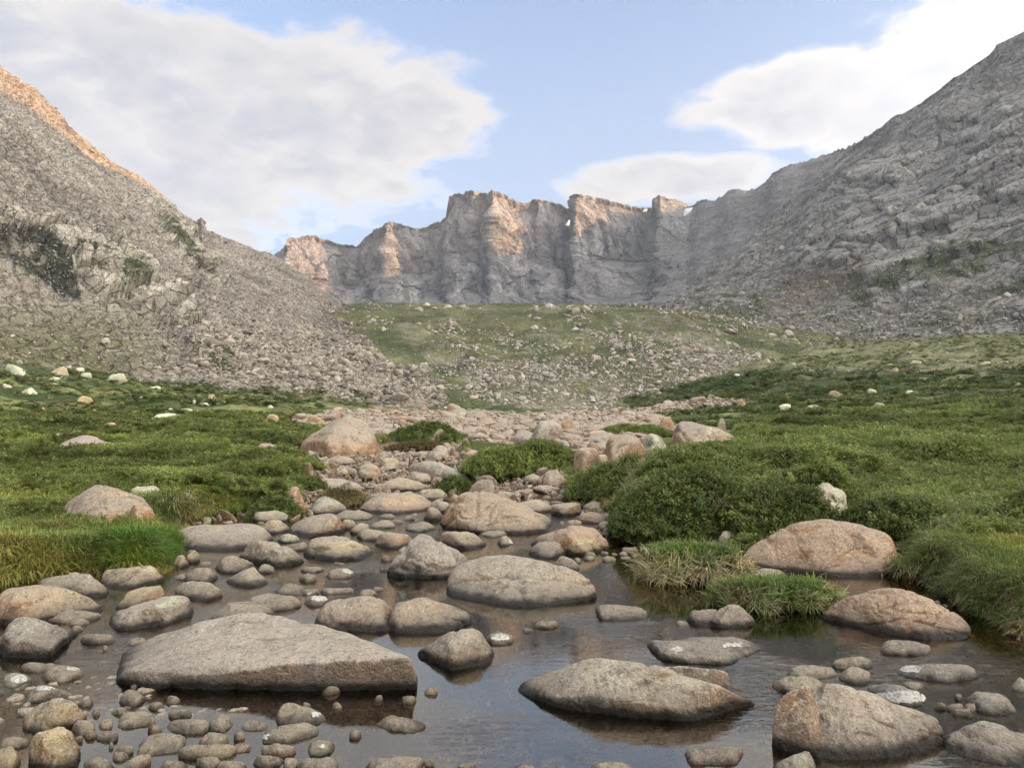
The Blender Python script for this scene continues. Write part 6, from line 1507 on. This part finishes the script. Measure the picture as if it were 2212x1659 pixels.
# ---- grass islands and tussocks (things one can count)
def peat_material():
    m, g = new_mat('peat'); pos = g.n('ShaderNodeNewGeometry').outputs['Position']
    f = g.noise(pos, 22.0, 4.0, .7); finish(g, g.mix(f, rgb(.012, .010, .007), rgb(.07, .052, .03)), .9, bump(g, f, 1.0, .04), .2); return m
M_PEAT = peat_material()
def tussock(name, cat, label, u0, u1, vb, vt, depth, tint, straw_tint, blade=.15, dens=1.0, rim=.35, group=None, mix=(0, 1, 2)):
    uc = (u0 + u1) / 2; g0 = ground_at(uc, vb)
    Yf = g0[1]; rx = (u1 - u0) / 2 * Yf / F; ry = rx * depth; Yc = Yf + ry; xc = (uc - 1106) / F * Yc
    z0 = g0[2]; x_, y_, z_ = ray(uc, vt); h = max(CAM_H + z_ / y_ * (Yf + ry) - z0 - blade * 1.0, .035)
    root = bpy.data.objects.new(name, None); COL.objects.link(root); root.location = (xc, Yc, z0); root.empty_display_size = .1
    tag(root, label, cat, group)
    V, Fc = ICO[4]; rr_ = np.linalg.norm(V[:, :2], axis=1)
    edge = 1 + .14 * vnoise(np.stack([V[:, 0] * 1.7 + xc, V[:, 1] * 1.7 + Yc, V[:, 2] * 0], -1), 15)
    Vb = V * np.array([rx * .93, ry * .93, 1]) * edge[:, None]
    Vb[:, 2] = np.where(V[:, 2] > -.1, h * np.sqrt(np.clip(1 - np.clip(rr_, 0, 1) ** 4, 0, 1)), V[:, 2] * .25)
    me = mesh_from('peat_base', Vb, Fc, [M_PEAT], True); link('peat_base', me, root)
    n = int(dens * 420 * rx * ry * math.pi + 350); n = min(n, 2600)
    a = rngv.uniform(0, 6.283, n); q = np.sqrt(rngv.uniform(0, 1, n)); e2 = 1 + .14 * vnoise(np.stack([np.cos(a) * 1.7 + xc, np.sin(a) * 1.7 + Yc, a * 0], -1), 15)
    X, Y = np.cos(a) * q * rx * e2, np.sin(a) * q * ry * e2; Z = h * np.sqrt(1 - q ** 4) - .01
    out = sstep(q, .55, 1.0); rot = upright(n, .14); rot[:, 0] += -np.sin(a) * out * .95; rot[:, 1] += np.cos(a) * out * .95
    s = blade * rngv.uniform(.65, 1.2, n); dry = rngv.random(n) < out * rim * 2.6
    t = np.where(dry[:, None], colvar(straw_tint, n, .2), colvar(tint, n, .18)); pk = np.where(dry, rngv.choice([2, 3], n), rngv.choice(mix, n))
    fo = scatter('grass_blades', np.stack([X, Y, Z], -1), rot, np.stack([s * 1.15, s * 1.15, s], -1), pk, t, C_GRASS, root); tag(fo, kind='stuff')
tussock('grass_island', 'grass island', 'grass island in the pool, green on top with a straw-coloured fringe, nearer the willows', 1370, 1598, 1262, 1172, .55, (.21, .29, .08), (.50, .45, .25), .17, 1.0, .45, 'grass islands in the pool')
tussock('grass_island', 'grass island', 'lower grass island between the first one and the cracked red boulder', 1525, 1806, 1322, 1244, .45, (.20, .28, .075), (.38, .37, .18), .13, 1.0, .30, 'grass islands in the pool')
tussock('grass_tussock', 'grass tussock', 'shaggy straw-tipped tussock right of the big red-brown boulder', 1940, 2008, 1228, 1182, .7, (.11, .13, .05), (.24, .21, .12), .16, 1, .6)
tussock('grass_tussock', 'grass tussock', 'straw-yellow tussock behind the pale-headed blue-grey boulder', 700, 782, 1092, 1056, .6, (.17, .16, .07), (.30, .25, .12), .17, 1, .6)
tussock('moss_hummock', 'moss hummock', 'yellow mossy hummock right of the huge boulder', 838, 1000, 978, 953, .35, (.20, .165, .07), (.26, .21, .10), .12, .5, .5)
tussock('moss_hummock', 'moss hummock', 'green mossy hummock at the foot of the huge boulder', 735, 805, 976, 957, .4, (.16, .155, .06), (.22, .19, .09), .10, .6, .4)
tussock('moss_hummock', 'moss hummock', 'brown hummock at the left end of the gravel', 408, 478, 968, 950, .4, (.15, .12, .06), (.2, .16, .09), .13, .6, .4)
# ---------------------------------------------------------------- loose rock: prototypes
def proto_rock(name, seed, sub, mat, coll, flat=0.62, p=26, cuts=9, rough=.05):
    r = np.random.default_rng(seed)
    pts = r.normal(size=(16, 3)); pts /= np.linalg.norm(pts, axis=1, keepdims=True); pts *= np.array([1.0, r.uniform(.6, .95), flat * r.uniform(.7, 1.2)]) * r.uniform(.8, 1.1, (16, 1))
    V, Fc = hull_rock(pts, sub, p, r, rough, cuts); V = V - V.mean(0); V /= np.abs(V[:, 0]).max()
    me = mesh_from(name, V, Fc, [mat], sub > 2)
    if coll is None: return me
    o = bpy.data.objects.new(name, me); coll.objects.link(o); return o
C_COB = bpy.data.collections.new('cobbles'); C_SCREE = bpy.data.collections.new('scree_blocks')
for i in range(6): proto_rock('cobble_' + 'abcdef'[i], 300 + i, 3, M_ROCK_I, C_COB, .55, 30, 9, .05)
for i in range(7): proto_rock('scree_block_' + 'abcdefg'[i], 320 + i, 2, M_FAR_I, C_SCREE, .62, 40, 12, .05)
NEAR_MESH = [proto_rock('river_stone', 340 + i, 3, M_ROCK, None, .5, 30, 10, .05) for i in range(8)]
DRY_MESH = [proto_rock('cobble', 340 + i, 3, M_ROCK_DRY, None, .55, 30, 10, .05) for i in range(8)]
FAR_MESH = [proto_rock('boulder', 360 + i, 3, M_FAR, None, .66, 34, 12, .05) for i in range(8)]
rr5 = np.random.default_rng(9)
PINKS = [(.36, .29, .235), (.40, .31, .25), (.33, .27, .22), (.38, .30, .22), (.42, .37, .31), (.30, .24, .20), (.36, .22, .17), (.44, .40, .35)]
def pick_tint(pal, n, v=.12):
    a = np.array(pal)[rr5.integers(0, len(pal), n)]; return np.clip(a * (1 + rr5.normal(0, v, (n, 1))), .02, 1)

# ---- loose stones of the stream: the 230 that show largest are things, pebbles are stuff
def stream_points(n, r0, r1, a0, a1, cond):
    x, y, r = field_points(n, r0, r1, a0, a1); z = gz(x, y); u, v = proj(np.stack([x, y, z], -1))
    ok = cond(x, y, u, v, r); return x[ok], y[ok], z[ok], r[ok], u[ok], v[ok]
def place_stone(mesh, x, y, z, s, tint, rust, label, group, name='river_stone', cat='stone', flat=1.0):
    o = bpy.data.objects.new(name, mesh); COL.objects.link(o)
    o.location = (x, y, z); o.scale = (s, s * rr5.uniform(.7, 1), s * flat * rr5.uniform(.7, 1.1)); o.rotation_euler = (rr5.normal(0, .15), rr5.normal(0, .15), rr5.uniform(0, 6.28))
    o.color = (*[float(q) for q in tint], rust); tag(o, label, cat, group); return o
def stream_stones():
    # upper stream between the boulders
    x, y, z, r, u, v = stream_points(2600, 9.5, 30, -20, 10, lambda x, y, u, v, r: (shore_sd(x, y) > .02) & (v > 957) & (v < 1250) & clear_of_rocks(x, y, .85) & ~((v > 1165) & (u > 760)))
    px, py, ps = [], [], []
    k = 0
    for i in range(len(x)):
        s = float(np.exp(rr5.normal(-2.2, .5))) * (1 + .035 * (r[i] - 10)); s = min(s, .34)
        if any((x[i] - a) ** 2 + (y[i] - b) ** 2 < (.62 * (s + c)) ** 2 for a, b, c in zip(px, py, ps)): continue
        px.append(x[i]); py.append(y[i]); ps.append(s); k += 1
        wl = float(zwater(y[i])); zz = max(z[i], wl - .3 * s)
        place_stone(NEAR_MESH[int(rr5.integers(8))], x[i], y[i], zz, s, pick_tint([(0.403, 0.351, 0.286), (0.351, 0.286, 0.234), (0.455, 0.377, 0.299), (0.312, 0.260, 0.215), (0.494, 0.429, 0.351)], 1)[0], rr5.uniform(.1, .6),
                    'small loose stone wedged among the boulders of the rocky upper stream', 'loose stones of the upper stream', flat=.85)
        if k >= 250: break
stream_stones()
def shallow_stones():
    polys = [([(700, 700), (1200, 1100)], None)]
    reg = [(-100, 1445), (250, 1470), (330, 1520), (560, 1540), (560, 1659), (-100, 1700)]
    x, y, z, r, u, v = stream_points(9000, 2.2, 4.6, -42, -8, lambda x, y, u, v, r: in_poly(u, v, reg) & clear_of_rocks(x, y, .9))
    px, py, ps = [], [], []; k = 0
    for i in range(len(x)):
        s = float(rr5.uniform(.018, .055))
        if any((x[i] - a) ** 2 + (y[i] - b) ** 2 < (.8 * (s + c)) ** 2 for a, b, c in zip(px, py, ps)): continue
        px.append(x[i]); py.append(y[i]); ps.append(s); k += 1
        place_stone(DRY_MESH[int(rr5.integers(8))], x[i], y[i], -.25 * s, s, pick_tint([(0.221, 0.202, 0.163), (0.286, 0.247, 0.195), (0.351, 0.299, 0.234)], 1)[0], rr5.uniform(0, .4),
                    'pebble filling a gap between the piled stones at lower left', 'pebbles between the lower left stones', name='pebble', cat='pebble')
        if k >= 60: break
shallow_stones()
def pebbles():
    x, y, z, r, u, v = stream_points(34000, 2.0, 30, -42, 42, lambda x, y, u, v, r: (shore_sd(x, y) > -.15) & (r < 30))
    sd = shore_sd(x, y); n = len(x); s = np.exp(rr5.normal(-4.0, .45, n)) * np.interp(r, [2, 8, 11, 30], [1, 1.5, 2.8, 5.5])
    near_bank = (np.abs(sd) < .25) | (r > 9); keep = near_bank | (rr5.random(n) < .5)
    t = pick_tint([(0.208, 0.156, 0.104), (0.260, 0.208, 0.156), (0.364, 0.312, 0.247), (0.156, 0.130, 0.104)], n)
    t = t * np.where(r < 7.5, .32, 1.0)[:, None]
    o = scatter('stream_gravel', np.stack([x, y, z + s * .2], -1)[keep], rr5.uniform(-.5, 6.2, (n, 3))[keep], np.stack([s, s, s * .8], -1)[keep], rr5.integers(0, 6, n)[keep], t[keep], C_COB)
    tag(o, 'brown and grey gravel on the bed and edges of the stream', 'gravel', kind='stuff')
pebbles()

# ---- the cobble flat
def cobble_flat():
    x, y, z, r, u, v = stream_points(110000, 19, 170, -16, 16, lambda x, y, u, v, r: in_poly(u + 14 * vnoise(np.stack([x * .2, y * .2, x * 0], -1), 4), v, RUBBLE_PX) & clear_of_rocks(x, y, .8))
    n = len(x); big = np.clip(np.exp(rr5.normal(-1.8, .60, n)), .05, 1.1) * np.interp(r, [19, 40, 160], [.45, .8, 1.7])
    show = big / r; order = np.argsort(-show); k = 0; px, py, ps = [], [], []
    used = np.zeros(n, bool)
    for i in order:
        s = float(big[i])
        if any((x[i] - a) ** 2 + (y[i] - b) ** 2 < (.75 * (s + c)) ** 2 for a, b, c in zip(px, py, ps)): used[i] = True; continue
        px.append(x[i]); py.append(y[i]); ps.append(s); used[i] = True; k += 1
        o = place_stone(DRY_MESH[int(rr5.integers(8))], x[i], y[i], z[i] + .12 * s, s, pick_tint(PINKS, 1)[0], rr5.uniform(0, .6), 'pinkish or grey rounded cobble on the wide cobble flat beyond the stream', 'cobbles of the wide flat', name='cobble', cat='cobble', flat=.9)
        if k >= 200: break
    m = ~used; m &= rr5.random(n) < .85
    s = big * .72
    o = scatter('cobble_field', np.stack([x, y, z + .1 * s], -1)[m], np.stack([rr5.normal(0, .3, n), rr5.normal(0, .3, n), rr5.uniform(0, 6.2, n)], -1)[m], np.stack([s, s, s * .85], -1)[m], rr5.integers(0, 6, n)[m], pick_tint(PINKS, n)[m], C_COB)
    tag(o, 'pale pinkish cobbles and gravel spread over the valley flat', 'gravel', kind='stuff')
cobble_flat()

# ---- boulders on slopes
def on_sheet(P, Nn, U, V, n, weight=None):
    """random points over a sheet, weighted by how large each cell shows"""
    a = np.abs((U[1:-1, 2:] - U[1:-1, :-2]) * (V[2:, 1:-1] - V[:-2, 1:-1]) - (U[2:, 1:-1] - U[:-2, 1:-1]) * (V[1:-1, 2:] - V[1:-1, :-2]))
    vis = (U[1:-1, 1:-1] > -120) & (U[1:-1, 1:-1] < 2330)
    w_ = a * vis
    if weight is not None: w_ = w_ * weight[1:-1, 1:-1]
    w_ = w_.ravel() / w_.sum(); idx = rr5.choice(w_.size, n, p=w_)
    i, j = np.unravel_index(idx, a.shape); i += 1; j += 1
    fi, fj = rr5.random(n)[:, None], rr5.random(n)[:, None]
    Q = P[i, j] * (1 - fi) * (1 - fj) + P[i + 1, j] * fi * (1 - fj) + P[i, np.minimum(j + 1, P.shape[1] - 1)] * (1 - fi) * fj + P[i + 1, np.minimum(j + 1, P.shape[1] - 1)] * fi * fj
    return Q, U[i, j], V[i, j]
def strew(name, label, Q, px_size, tint, count, blabel, bgroup, sink=.1, oname='boulder', ocat='boulder'):
    """px_size: how many (2212-wide) pixels each rock spans; the largest become things"""
    dist = np.hypot(Q[:, 0], Q[:, 1]); s = px_size / F * dist / 2
    order = np.argsort(-px_size); top = order[:count]; rest = order[count:]
    for i in top:
        place_stone(FAR_MESH[int(rr5.integers(8))], *[float(q) for q in (Q[i] + np.array([0, 0, s[i] * sink]))], float(s[i]), tint[i], .2, blabel, bgroup, name=oname, cat=ocat)
    n = len(rest); rot = np.stack([rr5.normal(0, .5, n), rr5.normal(0, .5, n), rr5.uniform(0, 6.2, n)], -1)
    o = scatter(name, Q[rest] + np.stack([s * 0, s * 0, s * sink], -1)[rest], rot, np.stack([s, s * rr5.uniform(.6, 1, len(s)), s * rr5.uniform(.5, 1, len(s))], -1)[rest], rr5.integers(0, 7, n), tint[rest], C_SCREE)
    tag(o, label, 'scree', kind='stuff')
def build_slopes():
    # left talus: coarser low down, clear of the cliffs and green ledges
    wt = 0.35 + 0.65 * sstep(LEFT_V, 450, 760)
    Q, u, v = on_sheet(LEFT_P, LEFT_N, LEFT_U, LEFT_V, 17000, wt)
    n = len(Q); low = sstep(v, 600, 860) * sstep(u, 200, 600)
    px = np.clip(np.exp(rr5.normal(1.75, .45, n)) * (0.8 + .75 * low), 3, 34) * (.85 + .3 * (v > 700))
    grass_low = (u < 330) & (v > 620); px = np.where(grass_low & (rr5.random(n) < .45), 0.5, px)
    t = pick_tint([(0.34, 0.302, 0.24), (0.30, 0.268, 0.215), (0.40, 0.355, 0.285), (0.46, 0.412, 0.335), (0.25, 0.222, 0.182)], n)
    strew('left_scree', 'grey-brown talus blocks covering the left mountainside', Q, px, t, 200, 'large grey-brown block lying in the talus of the left mountainside', 'large blocks in the left talus', oname='talus_block', ocat='talus block')
    # moraine
    nz = fbm(MOR_P / 14, 3, 250)
    roc = sstep(nz + .5 * fbm(MOR_P / 40, 3, 251), -.05, .5) + .06
    lowr = in_poly(MOR_U, MOR_V, [(1000, 780), (1250, 770), (1500, 758), (1660, 765), (1560, 815), (1400, 850), (1350, 890), (1080, 890), (1000, 850)]) * .8
    Q, u, v = on_sheet(MOR_P, MOR_N, MOR_U, MOR_V, 11500, roc + lowr)
    n = len(Q); px = np.clip(np.exp(rr5.normal(1.5, .6, n)), 1.5, 30)
    t = pick_tint([(0.481, 0.442, 0.384), (0.429, 0.390, 0.332), (0.546, 0.507, 0.442), (0.390, 0.338, 0.293), (0.468, 0.390, 0.338)], n)
    strew('moraine_rubble', 'pale rubble scattered over the green moraine hill', Q, px, t, 160, 'pale boulder lying on the green moraine hill in mid-valley', 'pale boulders on the moraine hill', oname='moraine_boulder', ocat='moraine boulder')
    # right mountain: foot and lower slope
    wt = sstep(RIGHT_V, 420, 700) + .05
    Q, u, v = on_sheet(RIGHT_P, RIGHT_N, RIGHT_U, RIGHT_V, 9500, wt)
    n = len(Q); px = np.clip(np.exp(rr5.normal(1.3, .5, n)) * (0.7 + .6 * sstep(v, 620, 730)), 1.5, 24)
    t = pick_tint([(0.351, 0.332, 0.299), (0.416, 0.390, 0.351), (0.312, 0.293, 0.267), (0.481, 0.455, 0.403)], n)
    strew('right_scree', 'grey scree and slabs on the foot of the right mountain', Q, px, t, 80, 'grey block at the foot of the right mountain', 'grey blocks under the right mountain', oname='scree_block', ocat='scree block')
    # upper right turf and the stony slope at the left
    x, y, r = field_points(30000, 70, 330, -40, 42); z = gz(x, y); u, v = proj(np.stack([x, y, z], -1))
    dens = (sstep(v, 700, 760) * (1 - sstep(v, 770, 860)) * (u > 1500) * .9 + (u < 700) * (v < 822) * .8 + ((u > 1300) & (v < 900) & (v > 860)) * .05) * sstep(fbm(np.stack([x * .05, y * .05, x * 0], -1), 3, 77), -.5, .4)
    ok = (rr5.random(len(x)) < dens) & (u > -100) & (u < 2330); Q = np.stack([x, y, z], -1)[ok]; n = len(Q)
    px = np.clip(np.exp(rr5.normal(1.15, .5, n)), 1.5, 16); t = pick_tint([(0.520, 0.494, 0.442), (0.442, 0.416, 0.364), (0.598, 0.572, 0.520)], n)
    strew('turf_stones', 'pale stones scattered in the turf at the foot of both slopes', Q, px, t, 50, 'pale stone lying in the turf near the foot of the slopes', 'pale stones in the far turf', oname='field_stone', ocat='field stone')
    # line of pale stones across the right meadow
    for i in range(46):
        a = i / 45; u_, v_ = 1305 + a * 250 + rr5.normal(0, 3), 905 - a * 43 + rr5.normal(0, 1.6)
        g0 = ground_at(u_, v_)
        if g0 is None: continue
        s = rr5.uniform(3, 7) / F * g0[1] / 2
        place_stone(FAR_MESH[int(rr5.integers(8))], g0[0], g0[1], g0[2] + s * .3, float(s), (.50, .47, .42), .1, 'pale stone in the thin stony line crossing the willows', 'thin line of pale stones', name='boulder', cat='boulder')
build_slopes()
# dark willow patches on the far meadows
def far_patches():
    x, y, r = field_points(26000, 40, 190, -38, 42); z = gz(x, y); u, v = proj(np.stack([x, y, z], -1)); P = np.stack([x, y, x * 0], -1)
    nz = fbm(P * np.array([.06, .14, 1]), 3, 260)
    w_ = sstep(nz, .12, .3) * ((u < 700) * .6 + (u > 1350)) * (v < 930) * (v > 800)
    w_ = np.maximum(w_, sstep(nz, -.25, .1) * (u > 1380) * (v > 805) * (v < 895))
    ok = (rr5.random(len(x)) < w_) & ~in_poly(u, v, RUBBLE_PX); k = ok.sum(); s = .5 * np.interp(r[ok], [40, 100, 190], [1, 1.9, 3.0]) * rr5.uniform(.6, 1.3, k)
    o = scatter('far_willow_scrub', np.stack([x, y, z - .1], -1)[ok], upright(k, .25), np.stack([s * 1.3, s * 1.3, s * .45], -1), rr5.integers(0, 5, k), colvar((.13, .17, .058), k, .15), C_SPRIG)
    tag(o, 'dark low willow scrub in bands across the far meadows', 'scrub', kind='stuff')
far_patches()

def far_turf():
    x, y, r = field_points(60000, 55, 330, -40, 42); z = gz(x, y); u, v = proj(np.stack([x, y, z], -1)); P = np.stack([x, y, x * 0], -1)
    ok = ((u < 800) & (v > 770) | (u > 1350) & (v > 715)) & ~in_poly(u, v, RUBBLE_PX) & (rr5.random(len(x)) < sstep(fbm(P * np.array([.12, .3, 1]), 3, 270), -.35, .3)); k = int(ok.sum())
    s = .30 * np.interp(r[ok], [55, 120, 330], [1, 1.7, 3.6]) * rr5.uniform(.6, 1.3, k)
    t = np.where((rr5.random(k) < .35)[:, None], colvar((.34, .33, .16), k, .2), colvar((.23, .27, .09), k, .2))
    o = scatter('alpine_turf', np.stack([x, y, z - .04], -1)[ok], upright(k, .25), np.stack([s * 1.5, s * 1.5, s * .45], -1), rr5.integers(0, 5, k), t, C_SPRIG)
    tag(o, 'olive and straw coloured alpine turf on the far slopes of the valley', 'turf', kind='stuff')
far_turf()
# ---------------------------------------------------------------- haze in the valley air
def build_haze():
    me = bpy.data.meshes.new('haze'); x0, x1, y0, y1, z0, z1 = -1400, 1500, -1500, 2000, -6, 620
    V = [(x, y, z) for x in (x0, x1) for y in (y0, y1) for z in (z0, z1)]
    me.from_pydata(V, [], [(0, 1, 3, 2), (4, 6, 7, 5), (0, 4, 5, 1), (2, 3, 7, 6), (0, 2, 6, 4), (1, 5, 7, 3)])
    m = bpy.data.materials.new('valley_air'); m.use_nodes = True; t = m.node_tree; t.nodes.clear()
    v = t.nodes.new('ShaderNodeVolumePrincipled'); v.inputs['Color'].default_value = (0.80, 0.88, 1.0, 1); v.inputs['Density'].default_value = 0.00016; v.inputs['Anisotropy'].default_value = 0.2
    o = t.nodes.new('ShaderNodeOutputMaterial'); t.links.new(v.outputs[0], o.inputs['Volume'])
    me.materials.append(m); ob = link('haze', me); tag(ob, 'thin blue haze filling the valley', kind='stuff')
build_haze()
